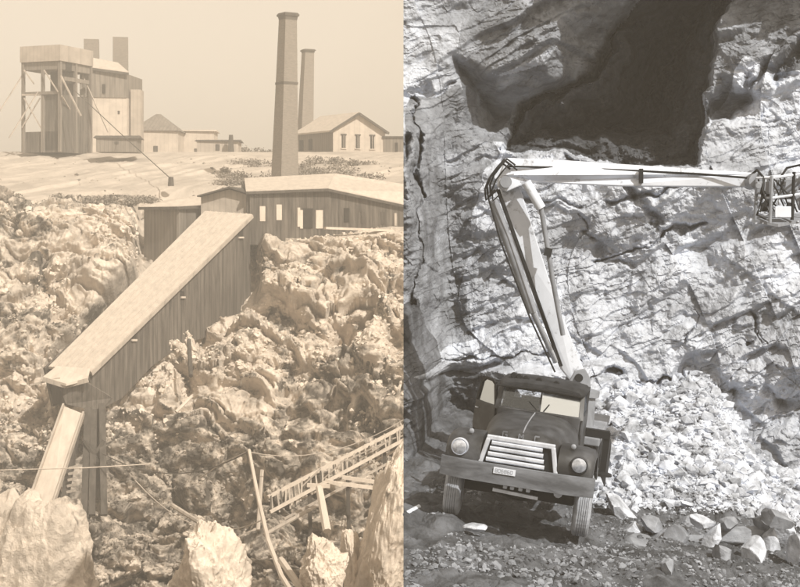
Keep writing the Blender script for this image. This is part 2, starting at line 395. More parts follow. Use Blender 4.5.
def icos(sub):
    import bmesh as _b
    bm = _b.new(); _b.ops.create_icosphere(bm, subdivisions=sub, radius=1)
    v = np.array([x.co[:] for x in bm.verts]); f = np.array([[q.index for q in p.verts] for p in bm.faces]); bm.free(); return v, f
PR = []
for k in range(24):
    rs = np.random.RandomState(900+k)
    v, f = icos(1 if k < 20 else 2); pl = rs.normal(size=(7, 3)); pl /= np.linalg.norm(pl, axis=1)[:, None]
    for p, d in zip(pl, rs.uniform(.30, .8, 7)):
        q = v @ p; v = v-np.where(q > d, q-d, 0)[:, None]*p[None, :]
    v = (v+.05*rs.normal(size=v.shape))*np.array([1, rs.uniform(.6, 1), rs.uniform(.55, .9)])*1.15
    PR.append((v, f))
def scatter(name, pts, sizes, m, seed, **kw):
    rs = np.random.RandomState(seed); Vs = []; Fs = []; b = 0
    for p, s in zip(pts, sizes):
        v, f = PR[rs.randint(len(PR))]
        a = rs.uniform(0, 6.28, 3)
        rm = np.array(Matrix.Rotation(a[0], 3, 'X') @ Matrix.Rotation(a[1], 3, 'Z'))
        vv = (v*np.array([1, rs.uniform(.6, 1), rs.uniform(.5, .9)])) @ rm.T*s+p
        Vs.append(vv); Fs.append(f+b); b += len(v)
    o = mesh_np(name, np.concatenate(Vs), np.concatenate(Fs), m); return tag(o, kind='stuff')
# broken rock lying all over the pit wall
rs = np.random.RandomState(61)
TI, TJ = len(als), len(ts)
n = 26000; ii = rs.randint(31, 500, n); jj = rs.randint(np.searchsorted(ts, seg[7]), np.searchsorted(ts, seg[16]), n)
Pg = V.reshape(TI, TJ, 3)[ii, jj]; ok = (hole[ii, jj] < -2) & (rocky[ii, jj] > .3)
cl_ = fbm(Pg[:, 0]*.22, Pg[:, 1]*.22, Pg[:, 2]*.22, 3, 66); ok &= (cl_ > -.02+.35*rs.uniform(-.5, .5, n))
Pg = Pg[ok]; rowp = rowb[ii, jj][ok]; sz = .07+.20*rs.uniform(0, 1, len(Pg))**2.5+.30*rs.uniform(0, 1, len(Pg))**20
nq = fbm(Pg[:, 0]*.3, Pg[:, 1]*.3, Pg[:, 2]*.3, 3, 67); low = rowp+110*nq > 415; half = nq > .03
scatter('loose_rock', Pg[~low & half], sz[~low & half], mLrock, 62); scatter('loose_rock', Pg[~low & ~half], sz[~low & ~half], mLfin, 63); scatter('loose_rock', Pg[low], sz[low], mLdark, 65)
n = 900; ii = rs.randint(31, 500, n); jj = rs.randint(np.searchsorted(ts, t_hill+4), np.searchsorted(ts, seg[8]), n)
Pg = V.reshape(TI, TJ, 3)[ii, jj]; Pg = Pg[fbm(Pg[:, 0]*.15, Pg[:, 1]*.15, Pg[:, 2]*.15, 3, 69) > .05]
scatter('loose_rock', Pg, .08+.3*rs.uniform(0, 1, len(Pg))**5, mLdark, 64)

# foreground rocks of the near rim, each a closed lump
def boulder(name, c, r, label, m, seed, rough=.28, sub=6, rot=0.0, cat='boulder', facet=True, group=None, lean=None, pw_=1.0, frq=2.0):
    v, f = icos(sub)
    n = v.copy()
    if facet:       # cut by random planes -> angular blocks
        rs = np.random.RandomState(seed)
        pl = rs.normal(size=(14, 3)); pl /= np.linalg.norm(pl, axis=1)[:, None]; dd = rs.uniform(.62, .9, 14)*pw_
        for p, d in zip(pl, dd):
            q = v @ p; v = v - np.where(q > d, q-d, 0)[:, None]*p[None, :]
    p = v*frq+seed*3.1
    v = v + n*(rough*fbm(p[:, 0], p[:, 1], p[:, 2], 5, seed, .55)[:, None])
    v = v + n*(rough*.14*fbm(p[:, 0]*4, p[:, 1]*4, p[:, 2]*4, 3, seed+3, ridge=True)[:, None])
    v = v*np.array(r)[None, :]
    rm = Matrix.Rotation(rot, 3, 'Y')
    if lean is not None: rm = Matrix.Rotation(lean, 3, 'Z') @ rm
    v = v @ np.array(rm).T
    o = mesh_np(name, v, f, m); o.location = c
    return tag(o, label, cat, group)
boulder('rock_outcrop', W(14, 640, 62), (4.6, 4.0, 5.6), 'broad pale rock mound at the bottom left under the plank chute', mLrock, 3, .42, 7, cat='rock outcrop', frq=1.5)
boulder('rock_outcrop', W(392, 540, 74), (1.75, 2.2, 5.2), 'tall smooth pale rock fin beside the right end of the trestle', mLfin, 8, .34, 7, rot=R(9), cat='rock outcrop', frq=1.3)
boulder('rock_outcrop', W(212, 592, 66), (1.9, 1.9, 2.9), 'squat bright boulder at the bottom between the leaning pole and the dark hollow', mLfin, 12, .44, 6, cat='rock outcrop', frq=1.5)
boulder('rock_outcrop', W(324, 572, 70), (1.25, 1.5, 1.9), 'pale knobbly boulder below the short upright post', mLfin, 15, .42, 6, cat='rock outcrop', frq=1.6)
boulder('rock_outcrop', W(354, 575, 75), (0.65, 1.0, 2.3), 'narrow pointed rock left of the tall fin', mLfin, 19, .3, 6, rot=R(-6), cat='rock outcrop', frq=1.6)

# ---- weathered buildings helper
def wallbox(mb, p0, p1, z0, z1, th=0.25):
    """upright wall panel from p0 to p1 (xy), bottom z0 top z1 (may be pairs)"""
    za = z0 if isinstance(z0, tuple) else (z0, z0); zb = z1 if isinstance(z1, tuple) else (z1, z1)
    d = Vector((p1[0]-p0[0], p1[1]-p0[1], 0)).normalized(); n = Vector((-d.y, d.x, 0))
    P = [(p0[0], p0[1], za[0]), (p1[0], p1[1], za[1]), (p1[0], p1[1], zb[1]), (p0[0], p0[1], zb[0])]
    mb.slab(P, n*th)
def panel(p0, p1, u0, u1, z0, z1, out=0.06, th=0.12):
    """thin box on the viewer side of wall p0->p1 between fractions u0,u1"""
    a = Vector((p0[0], p0[1])); b = Vector((p1[0], p1[1])); d = b-a; n = Vector((d.y, -d.x)).normalized()
    if n.y > 0: n = -n
    q0 = a+d*u0+n*out; q1 = a+d*u1+n*out
    m = MB(); m.slab([(q0.x, q0.y, z0), (q1.x, q1.y, z0), (q1.x, q1.y, z1), (q0.x, q0.y, z1)], (-n.x*th, -n.y*th, 0)); return m

# ---- long shed on the pit edge
g1 = W(250, 195, 124); g2 = W(328, 191, 127); g3 = W(412, 208, 132)
t = thing('long_shed', (g2.x, g2.y, 4.4), 'long low dark boarded shed with pale roof and dark doorway along the pit rim', 'shed')
z_e1, z_e2, z_e3 = 7.62, 7.95, 6.5
m_ = MB(); wallbox(m_, g1, g2, 3.4, (z_e1, z_e2))
m_.build('wall', mLwood, t)
m_ = MB(); wallbox(m_, g2, g3, (3.6, 3.4), (z_e2, z_e3)); ww = m_.build('side_wall', mLwood, t)
m_ = MB()
b1 = Vector((g1.x-1.2, g1.y+7, 9.0)); b2 = Vector((g2.x+.3, g2.y+7.5, 9.55)); b3 = Vector((g3.x+3.6, g3.y+5.5, 8.0))
e1 = Vector((g1.x-.3, g1.y-.35, z_e1+.08)); e2 = Vector((g2.x, g2.y-.45, z_e2+.08)); e3 = Vector((g3.x, g3.y-.3, z_e3+.08))
m_.slab([e1, e2, b2, b1], (0, 0, .16)); m_.slab([e2+Vector((.01, 0, 0)), e3, b3, b2+Vector((.01, 0, 0))], (0, 0, .16)); m_.build('roof', mLroof, t)
m_ = MB(); m_.beam(e1-Vector((0, .1, .02)), e2-Vector((0, .1, .02)), .1, .22); m_.beam(e2-Vector((0, .1, .02)), e3-Vector((0, .1, .02)), .1, .22); m_.build('fascia', mLdkwood, t)
m_ = MB(); wallbox(m_, (g1.x-.05, g1.y+.3), (b1.x, b1.y), 3.5, (z_e1, 8.9)); wallbox(m_, (b1.x, b1.y), (b3.x, b3.y), 3.5, (8.9, 7.9)); m_.build('back_wall', mLwood, t)
for u0, u1, z0, z1, mm, nm in ((.12, .19, 5.35, 6.6, mLplank, 'window'), (.33, .40, 5.45, 6.75, mLplank, 'window'), (.60, .635, 4.9, 6.5, mLplank, 'door_post'),
                               (.67, .80, 4.75, 6.45, mLvoid, 'doorway'), (.635, .67, 4.75, 6.3, mLplank, 'open_door'), (.84, .93, 4.75, 6.3, mLplank, 'open_door')):
    panel(g1, g2, u0, u1, z0, z1).build(nm, mm, t)
for u0, u1, z0, z1, mm in ((.18, .24, 5.3, 6.5, mLvoid), (.38, .42, 5.2, 6.2, mLdkwood), (.62, .68, 5.1, 6.2, mLdkwood), (.78, .81, 5.0, 6.1, mLpaleb)):
    panel(g2, g3, u0, u1, z0, z1).build('window', mm, t)
m_ = MB(); a = W(325, 228, 125.5); b = W(402, 231, 130); m_.beam(a, b, .35, .2); m_.build('sill_beam', mLplank, t)

# ---- covered incline gallery running down into the pit
A0 = W(208, 213, 124); D0 = W(52, 369, 104)
ax = Vector((D0.x-A0.x, D0.y-A0.y, 0)).normalized(); wv_ = Vector((-ax.y, ax.x, 0))
if wv_.x < 0: wv_ = -wv_
wv_ = wv_*3.9 + Vector((0, 0, -.25)); B0 = A0+wv_; C0 = D0+wv_*0.76
t = thing('incline_gallery', (B0.x, B0.y, 0), 'covered boarded incline with long pale sloping roof descending into the pit', 'gallery')
m_ = MB(); n_up = (D0-A0).cross(wv_).normalized(); n_up = n_up if n_up.z > 0 else -n_up
ov = wv_.normalized()*.25
m_.slab([A0-ov, B0+ov, C0+ov, D0-ov], n_up*.18)
for k in range(7):
    q = (k+.5)/7; m_.beam(A0+wv_*q+n_up*.2, D0+wv_*q*.76+n_up*.2, .05, .06)
m_.build('roof', mLroof, t)
lo = [W(250, 305, B0.y-.3), W(216, 312, 117.5), W(182, 322, 114), W(150, 345, 110), W(118, 385, 106), W(92, 408, C0.y)]
dB = C0-B0
def on_wall(px, py):       # point of the side wall plane under (px, py)
    d = (W(px, py, 1)-Vector((0, 0, CAMZ))); nrm = dB.cross(Vector((0, 0, 1))).normalized()
    k = (B0-Vector((0, 0, CAMZ))).dot(nrm)/d.dot(nrm); return Vector((0, 0, CAMZ))+d*k
P = [B0] + [on_wall(px, py) for px, py in ((251, 316), (216, 334), (184, 344), (152, 366), (122, 398), (96, 412))] + [C0]
m_ = MB(); m_.slab(P, (-wv_*.08)); m_.build('side_wall', mLwood, t)
m_ = MB(); P2 = [p-wv_*.9 for p in P]; m_.slab(P2, -wv_*.05); m_.build('far_wall', mLwood, t)
m_ = MB(); m_.slab([C0, D0, D0+Vector((0, 0, -2.4)), C0+Vector((0, 0, -2.4))], (-ax*.1)); m_.build('end_wall', mLdkwood, t)
m_ = MB(); m_.beam(B0+ov-n_up*.02, C0+ov-n_up*.02, .14, .28); m_.build('fascia', mLpaleb, t)
nw = wv_.normalized()
for px, py, hw, hh in ((182, 294, 2, 3.2), (240, 233, 2.4, 4.5), (133, 336, 2.6, 4)):
    P3 = [on_wall(px-hw, py+hh), on_wall(px+hw, py+hh), on_wall(px+hw, py-hh), on_wall(px-hw, py-hh)]
    m_ = MB(); m_.slab([p+nw*.05 for p in P3], -nw*.1); wn = m_.build('window', mLvoid, t)
    m_ = MB(); m_.beam(P3[0]+nw*.1, P3[1]+nw*.1, .12, .14); m_.build('sill', mLplank, wn)
# landing platform at its foot
m_ = MB(); m_.slab([W(43, 379, 101.4), W(57, 368, 103.6), W(90, 371, 102.2), W(88, 380, 100.9), W(66, 386, 100.2)], (0, 0, .16)); m_.build('landing', mLplank, t)
m_ = MB()
for a, b in (((43, 379), (66, 386)), ((66, 386), (88, 380))): m_.beam(W(*a, 100.8), W(*b, 100.5), .14, .3)
m_.beam(W(30, 385, 101), W(60, 378, 101), .12, .12)
m_.build('landing_edge', mLpaleb, t)
m_ = MB(); m_.slab([W(60, 389, 101), W(86, 382, 101), W(112, 398, 102), W(100, 412, 101.5), W(66, 404, 101)], (0, .4, 0)); m_.build('skirt_wall', mLwood, t)

# ---- plank chute below and its trestle
t = thing('plank_chute', W(45, 512, 93), 'bright plank chute dropping from the gallery foot to the lower left rocks', 'chute')
ca, cb, cc, cd = W(64, 406, 100), W(84, 414, 99), W(50, 516, 91), W(26, 512, 92)
nn_ = (cb-ca).cross(cd-ca).normalized(); nn_ = nn_ if nn_.y < 0 else -nn_
m_ = MB(); m_.slab([ca, cb, cc, cd], -nn_*.15); m_.build('deck', mLplank, t)
m_ = MB(); m_.beam(ca+nn_*.1, cd+nn_*.1, .12, .3); m_.beam(cb+nn_*.1, cc+nn_*.1, .12, .3); m_.build('side_rail', mLpaleb, t)
t = thing('timber_trestle', W(90, 515, 96), 'dark timber trestle with ladder rungs under the incline foot', 'trestle')
for (a, b) in (((88, 408), (84, 520)), ((102, 404), (104, 515)), ((94, 410), (92, 515)), ((78, 420), (62, 515))):
    m_ = MB(); m_.beam(W(*a, 99.5), W(*b, 96.5), .42); m_.build('post', mLdkwood, t)
m_ = MB()
for k in range(5): m_.beam(W(69-k*.6, 468+k*6, 97), W(78-k*.6, 466+k*6, 97), .14, .16)
m_.build('ladder_rung', mLpaleb, t)
m_ = MB(); m_.slab([W(84, 410, 99.7), W(104, 408, 99.7), W(102, 500, 98), W(84, 500, 98)], (0, .2, 0)); m_.build('boarding', mLwood, t)
m_ = MB(); m_.beam(W(84, 440, 98.2), W(104, 470, 98), .2); m_.beam(W(104, 440, 98.2), W(84, 470, 98), .2); m_.build('brace', mLdkwood, t)

# ---- end gable over the top of the incline
t = thing('winding_house', W(230, 212, 124.6), 'small gabled house end above the top of the incline', 'house')
m_ = MB(); m_.slab([W(201, 215, 125.2), W(252, 215, 124.6), W(252, 196, 124.6), W(229, 189.5, 124.8), W(201, 197, 125.2)], (0, 5, 0)); m_.build('wall', mLpaleb, t)
m_ = MB(); m_.slab([W(197, 197, 124.6), W(229, 188, 124.2), W(229, 186.5, 124.2), W(197, 195.5, 124.6)], (1.2, 6.5, 0)); m_.slab([W(229.2, 188, 124.2), W(256, 196.5, 124), W(256, 195, 124), W(229.2, 186.5, 124.2)], (1.2, 6.5, 0))
m_.build('roof', mLdkwood, t)
# ---- small lean-to left of the incline
t = thing('lean_to_shed', W(178, 268, 124), 'small boarded shed with low pale roof left of the incline top', 'shed')
c1, c0, c2 = W(144, 210, 127), W(179, 211, 123.5), W(214, 205, 128.5)
m_ = MB(); wallbox(m_, c1, c0, .6, 6.35); m_.build('wall', mLwood2, t)
m_ = MB(); wallbox(m_, c0, c2, .6, (6.35, 6.6)); m_.build('side_wall', mLwood2, t)
m_ = MB(); m_.beam((c1.x-.4, c1.y-.36, 6.45), (c0.x, c0.y-.56, 6.43), .1, .24); m_.beam((c0.x, c0.y-.56, 6.43), (c2.x+.3, c2.y-.36, 6.7), .1, .24); m_.build('fascia', mLdkwood, t)
m_ = MB(); m_.slab([(c1.x-.4, c1.y-.3, 6.4), (c0.x, c0.y-.5, 6.38), (c2.x+.3, c2.y-.3, 6.66), (c2.x-.5, c2.y+4, 7.75), (c1.x+1.0, c1.y+5, 7.1)], (0, 0, .15)); m_.build('roof', mLroof, t)

# ---- tall chimneys
def stack(name, pxb, pyb, pxt, pyt, Y, wb, wt_, label, cap=True, rot=30, band=None, cat='chimney', base=None):
    b = W(pxb, pyb, Y); tp = W(pxt, pyt, Y)
    t = thing(name, b, label, cat)
    m_ = MB(); secs = []
    N = 10
    for i in range(N+1):
        q = i/N; c = b.lerp(tp, q); h = (wb+(wt_-wb)*q)/2
        secs.append([c+Vector((math.cos(R(rot+45+k*90))*h*1.41, math.sin(R(rot+45+k*90))*h*1.41, 0)) for k in range(4)])
    m_.loft(secs, closed=True); m_.build('shaft', mLstack, t)
    if cap:
        m_ = MB(); z = 0; secs = []
        H = (tp-b).length*.042
        for q, f in ((0, 1.02), (.5, 1.12), (.52, 1.25), (.8, 1.3), (.82, 1.2), (1, 1.12)):
            c = tp+Vector((0, 0, H*(q-.9))); h = wt_/2*f
            secs.append([c+Vector((math.cos(R(rot+45+k*90))*h*1.41, math.sin(R(rot+45+k*90))*h*1.41, 0)) for k in range(4)])
        m_.loft(secs, closed=True); m_.build('cap', mLstackd, t)
    if band:
        c = W(pxb+(pxt-pxb)*band, pyb+(pyt-pyb)*band, Y); h = (wb+(wt_-wb)*band)*1.05
        m_ = MB(); m_.box(c, (h, h, .25), Matrix.Rotation(R(rot), 3, 'Z')); m_.build('band', mLstackd, t)
    return t
stack('brick_chimney', 284.5, 188, 288, 14, 152, 2.05, 1.32, 'tallest square brick chimney with flared dark cap', rot=35, band=.6)
stack('brick_chimney', 305, 140, 308, 50, 192, 1.65, 1.22, 'thinner shorter brick chimney right of the tallest one', rot=25)
# ---- gable house
def on(p, q, u): return p+(q-p)*u
t = thing('gable_house', W(333, 153, 184), 'white gable fronted house with three narrow windows and a dark side wall', 'house')
hc, hr, hl = W(333, 154, 184), W(385, 154, 187), W(295, 154, 191)
zE, zA, zB = CAMZ+(230-131)/F*184, CAMZ+(230-115)/F*186, 13.9
mid = (hc+hr)/2
m_ = MB(); m_.slab([(hc.x, hc.y, zB), (hr.x, hr.y, zB), (hr.x, hr.y, zE), (mid.x, mid.y, zA), (hc.x, hc.y, zE)], (-.2, .3, 0)); m_.build('front_wall', mLwhite, t)
m_ = MB(); wallbox(m_, hl, hc, zB, zE); m_.build('side_wall', mLwood2, t)
off = hl-hc; off.z = 0
m_ = MB(); eL = Vector((hc.x-.35, hc.y-.3, zE-.15)); eA = Vector((mid.x, mid.y-.5, zA+.1)); eR = Vector((hr.x+.5, hr.y-.3, zE-.15))
m_.slab([eL, eA, eA+off, eL+off], (0, 0, .2)); m_.slab([eA+Vector((.01, 0, 0)), eR, eR+off, eA+off+Vector((.01, 0, 0))], (0, 0, .2)); m_.build('roof', mLroof, t)
m_ = MB(); m_.beam(eL-Vector((0, .06, 0)), eA-Vector((0, .06, 0)), .15, .28); m_.beam(eA-Vector((0, .06, 0)), eR-Vector((0, .06, 0)), .15, .28); m_.build('barge_board', mLdkwood, t)
for u in (.20, .47, .75):
    wn = panel(hc, hr, u-.035, u+.035, 14.7, 16.3).build('window', mLvoid, t)
    panel(hc, hr, u-.055, u+.055, 16.3, 16.45, .1).build('lintel', mLdkwood, wn); panel(hc, hr, u-.055, u+.055, 14.58, 14.7, .12).build('sill', mLplank, wn); panel(hc, hr, u-.005, u+.005, 14.7, 16.3, .1).build('sash', mLpaleb, wn)
for u in (.18, .42): panel(hl, hc, u-.05, u+.05, 14.6, 16.0).build('window', mLvoid, t)
t = thing('annex_shed', W(394, 153, 186), 'low flat roofed grey annex at the right of the white gable house', 'shed')
m_ = MB(); m_.box(W(398, 146.5, 188), (3.6, 2.4, 2.1)); m_.build('wall', mLwood2, t)
m_ = MB(); m_.box(W(398, 137.6, 188), (3.9, 2.8, .18)); m_.build('roof', mLdkwood, t)
m_ = MB(); m_.box(W(396.5, 147.5, 186.75), (.35, .1, 1.2)); m_.build('window', mLvoid, t)

# ---- headframe tower
t = thing('headframe', W(60, 150, 175), 'tall open timber headframe tower with boxed top and braced legs at far left', 'headframe')
k0 = W(60, 150, 175); L1 = Vector((-4.75, 1.9, 0)); R1 = Vector((2.55, 6.4, 0))*.92
def hz(row): return CAMZ+(230-row)/F*175
def hbox(u0, u1, v0, v1, z0, z1, mb=None):
    mb = mb or MB()
    b = Vector((k0.x, k0.y, 0)); P = [b+L1*u+R1*v for u, v in ((u0, v0), (u1, v0), (u1, v1), (u0, v1))]
    mb.slab([(p.x, p.y, z0) for p in P], (0, 0, z1-z0)); return mb
hbox(-.05, 1.05, -.05, 1.03, hz(61), hz(45)).build('top_box', mLpaleb, t)
m_ = hbox(0, 1, 0, 1, hz(69), hz(61)); m_.build('upper_band', mLwood2, t)
for u, v in ((0, 0), (1, 0), (0, 1), (1, 1), (.48, .02), (0, .5)):
    hbox(u-.035, u+.035, v-.025, v+.025, hz(152), hz(60)).build('leg', mLwood2, t)
hbox(.14, .52, .3, .7, hz(150), hz(70)).build('shaft_casing', mLdkwood, t)
hbox(.02, .98, .04, .9, hz(152), hz(131)).build('lower_boarding', mLwood, t)
hbox(.03, .5, .04, .96, hz(150), hz(94)).build('side_boarding', mLwood, t)
hbox(-.03, .03, .1, .92, hz(80), hz(76)).build('cross_beam', mLwood2, t)
hbox(.02, 1, -.02, .04, hz(94), hz(91)).build('cross_beam', mLwood2, t)
hbox(-.02, .02, .18, .36, hz(69.5), hz(61)).build('window', mLvoid, t)
for a, b, r in (((61, 76, 174), (81, 116, 173), .10), ((22, 76, 177), (-6, 120, 174), .08), ((38, 92, 176), (9, 138, 174), .08), ((22, 128, 176.6), (40, 98, 176.2), .08), ((24, 98, 176.4), (41, 128, 176), .08), ((62, 96, 174.5), (80, 128, 181), .09), ((44, 70, 175.2), (58, 92, 174.8), .08), ((24, 70, 176.3), (34, 84, 176), .09), ((81, 72, 181), (108, 132, 178), .07), ((22, 95, 176.5), (40, 95, 176), .12)):
    m_ = MB(); m_.beam(W(*a), W(*b), r*1.6); m_.build('brace', mLpaleb, t)
# ---- hoist building beside it
t = thing('hoist_building', W(105, 150, 181), 'tall boarded hoist building behind the headframe with sloping roof', 'building')
def zz(row, Y): return CAMZ+(230-row)/F*Y
q0, q1 = W(80, 150, 181), W(127, 150, 184); q2 = Vector((q1.x+.7, q1.y+7, 0)); q3 = Vector((q0.x+.7, q0.y+7, 0))
m_ = MB(); m_.slab([(q0.x, q0.y, 13.8), (q1.x, q1.y, 13.8), (q1.x, q1.y, zz(98, 184)), (q0.x, q0.y, zz(97, 181))], (.7, 7, 0)); m_.build('lower_wall', mLwhite, t)
m_ = MB(); m_.slab([(q0.x, q0.y-.15, zz(97, 181)), (q1.x, q1.y-.15, zz(98, 184)), (q1.x, q1.y-.15, zz(74, 184)), (q0.x, q0.y-.15, zz(67, 181))], (.7, 7, 0)); m_.build('upper_wall', mLwood2, t)
m_ = MB(); m_.slab([(q0.x-.3, q0.y-.5, zz(67, 181)), (q1.x+.3, q1.y-.5, zz(74, 184)), (q1.x-2.6, q1.y+8, zz(57, 184)), (q0.x, q0.y+8, zz(52, 181))], (0, 0, .2)); m_.build('roof', mLroof, t)
m_ = MB(); m_.beam((q0.x-.3, q0.y-.55, zz(67.5, 181)), (q1.x+.3, q1.y-.55, zz(74.5, 184)), .15, .3); m_.build('fascia', mLdkwood, t)
panel(q0, q1, .46, .52, zz(93, 182), zz(84, 182), .3).build('window', mLvoid, t)
panel(q0, q1, .80, .84, zz(113, 182), zz(110, 182), .1).build('window', mLdkwood, t)
m_ = MB(); m_.box((q1.x+.9, q1.y+2, zz(120, 184)), (1.2, 2.5, zz(88, 184)-zz(150, 184))); m_.build('side_bay', mLpaleb, t)
stack('smoke_stack', 92, 90, 91.5, 40, 193, 1.95, 1.9, 'short wide smokestack rising behind the hoist roof near the headframe', cap=False, rot=10, cat='smokestack')
stack('smoke_stack', 121, 152, 120.5, 38, 195, 2.1, 1.95, 'tall wide smokestack at the right corner of the hoist building', cap=False, rot=10, cat='smokestack')
# ---- low outbuildings along the plateau
def hut(name, px0, px1, rb, re, ra, Y, label, wm, rm, depth=6, hip=False, cat='hut', vis=True):
    p0, p1 = W(px0, rb, Y), W(px1, rb, Y+1); t = thing(name, (p0+p1)/2, label, cat)
    z0, z1, z2 = 13.6, zz(re, Y), zz(ra, Y)
    m_ = MB(); m_.slab([(p0.x, p0.y, z0), (p1.x, p1.y, z0), (p1.x, p1.y, z1), (p0.x, p0.y, z1)], (0, depth, 0)); m_.build('wall', wm, t)
    o = .3
    a, b = Vector((p0.x-o, p0.y-o, z1)), Vector((p1.x+o, p1.y-o, z1)); c, d = b+Vector((0, depth+2*o, 0)), a+Vector((0, depth+2*o, 0))
    if hip:
        e = Vector(((a.x+b.x)/2-.3, a.y+depth/2, z2)); f = Vector(((a.x+b.x)/2+.3, a.y+depth/2, z2))
    else:
        e = Vector((a.x, a.y+depth/2, z2)); f = Vector((b.x, a.y+depth/2, z2))
    m_ = MB(); m_.add([a, b, c, d, e, f], [(0, 1, 5, 4), (1, 2, 5), (2, 3, 4, 5), (3, 0, 4), (0, 3, 2, 1)]); m_.build('roof', rm, t)
    panel(p0, p1, .45, .55, z0+.9, z0+1.7 if z1-z0 > 2 else z0+1.2).build('window', mLdkwood, t)
hut('pyramid_roof_hut', 133, 178, 150, 130.5, 112.5, 190, 'hut with a steep grey pyramid roof right of the hoist building', mLwhite, mLwood2, hip=True)
hut('low_store', 178, 214, 150, 131, 129, 196, 'long low store with flat pale roof beside the pyramid roof hut', mLwhite, mLroof, 4, cat='store')
hut('low_store', 197, 238, 152, 141, 139, 186, 'low open fronted store with dark eave left of the tall chimney', mLpaleb, mLdkwood, 4, cat='store')
hut('tool_shed', 96, 137, 152, 138, 135, 172, 'low ramshackle dark shed at the foot of the hoist building', mLwood2, mLdkwood, 3, cat='shed')
m_ = MB(); m_.beam(W(231, 152, 185.5), W(231, 135, 185.5), .7, .7, .45, .45)
tag(m_.build('vent_pipe', mLdkwood, None, origin=W(231, 152, 185.5)), 'short dark vent stack on the low open store', 'vent')
# ---- brush, bushes: small irregular leaf clumps
def leafclump(name, spots, m, label=None, cat=None, kind=None, n=500, leaf=.16, seed=1, group=None, origin=None, parent=None):
    rs = np.random.RandomState(seed); Vv = []; Ff = []; o0 = np.array(origin if origin is not None else (0, 0, 0))
    for (c, r) in spots:
        c = np.array(c); r = np.array(r)
        d = rs.normal(size=(n, 3)); d /= np.linalg.norm(d, axis=1)[:, None]
        ph = rs.uniform(0, 6.28, 3); lump = 1+.28*np.sin(d[:, 0]*5+ph[0])*np.sin(d[:, 1]*4+ph[1])+.2*np.sin(d[:, 2]*7+ph[2])
        p = c+d*r*(rs.uniform(.35, 1, n)*lump)[:, None]
        p[:, 2] = np.maximum(p[:, 2], c[2]-r[2]*.7)
        for q in p:
            a = rs.normal(size=3); a /= np.linalg.norm(a); b = np.cross(a, rs.normal(size=3)); b /= np.linalg.norm(b)
            s = leaf*rs.uniform(.6, 1.5); k = len(Vv)
            Vv += [q-a*s-o0, q+b*s*.6-o0, q+a*s-o0, q-b*s*.6-o0]; Ff.append((k, k+1, k+2, k+3))
    o = mesh_np(name, np.array(Vv), np.array(Ff), m, parent)
    if origin is not None and parent is None: o.location = origin
    return tag(o, label, cat, group, kind)
sp = []
rs = np.random.RandomState(5)
for k in range(46):
    px = rs.uniform(222, 372); Y = rs.uniform(150, 172)
    if 268 < px < 298 and Y < 154: continue
    zg = ground_z(0, Y); sp.append((((px-400)/F*Y, Y, zg+.3), (rs.uniform(.7, 2.4), 1.2, rs.uniform(.25, .8))))
for k in range(30):
    px = rs.uniform(58, 150); Y = rs.uniform(140, 145); sp.append((((px-400)/F*Y, Y, ground_z(0, Y)+.2), (rs.uniform(.6, 1.6), .8, rs.uniform(.25, .5))))
for k in range(16):
    px = rs.uniform(-10, 26); Y = rs.uniform(131, 141); sp.append((((px-400)/F*Y, Y, ground_z(0, Y)+.4), (rs.uniform(.5, 1.3), .8, rs.uniform(.4, .9))))
leafclump('brush', sp, mLbrush, kind='stuff', n=300, leaf=.11, seed=4)
for px, Y, r, lab in ((204, 215, 1.0, 'small leafless looking tree rising behind the low flat store'), (243, 205, 1.1, 'dark bush on the skyline just right of the vent stack'), (258, 208, 1.4, 'wider low bush on the skyline left of the tall chimney'), (271, 212, .9, 'smallest bush touching the tall chimney on the skyline')):
    b = W(px, 145, Y); b.z = 14.1; h = 3.4 if px < 210 else 2.0
    t = thing('small_tree' if px < 210 else 'bush', b, lab, 'tree' if px < 210 else 'bush')
    m_ = MB(); m_.tube([b, b+Vector((.1, 0, h*.5)), b+Vector((-.1, 0, h*.8))], .1, 6, .04); m_.tube([b+Vector((.1, 0, h*.45)), b+Vector((.5, 0, h*.75))], .05, 5, .02); m_.build('trunk', mLdkwood, t)
    c = b+Vector((0, 0, h*.75))-b
    leafclump('crown', [((0, 0, h*.7), (r, r, h*.3)), ((r*.6, 0, h*.6), (r*.6, r*.6, h*.2))], mLbrush, n=150, leaf=.15, seed=int(px), parent=t)
# ---- poles, cables and trestle track in the pit
def pole(name, pts, r, m, label, cat, r2=None, group=None):
    P = [W(*p) for p in pts]; mb = MB(); mb.tube(P, r, 7, r2); return tag(mb.build(name, m, None, origin=P[0]), label, cat, group)
pole('leaning_pole', [(249, 450, 90), (258, 497, 85), (268, 540, 80), (281, 575, 77), (296, 600, 74)], .10, mLplank, 'long pale bent pole leaning down past the centre of the pit', 'pole', .15)
pole('timber_post', [(319, 487, 84), (327, 531, 82)], .2, mLplank, 'short thick pale post standing under the cross beam', 'post', .24)
pole('timber_pole', [(172, 505, 82), (215, 532, 78), (250, 562, 74)], .13, mLpaleb, 'dark slim log sloping down behind the squat bright boulder', 'pole')
pole('timber_pole', [(264, 535, 84), (318, 505, 86)], .12, mLpaleb, 'thin pole sloping up from the leaning pole toward the short post', 'pole')
pole('timber_plank', [(281, 560, 74), (302, 590, 70)], .18, mLplank, 'flat pale plank end at the bottom beside the leaning pole', 'plank')
pole('timber_plank', [(304, 561, 80), (322, 571, 78)], .22, mLplank, 'short pale log lying in the dark hollow below the post', 'log')
pole('hoist_cable', [(74, 90, 174), (120, 133, 172), (170, 178, 150)], .05, mLdkwood, 'thin cable slanting from the headframe down to a stake on the bank', 'cable')
pole('stake', [(171, 186, 151), (171, 177, 151)], .32, mLdkwood, 'dark stake at the lower end of the headframe cable', 'stake', .25)
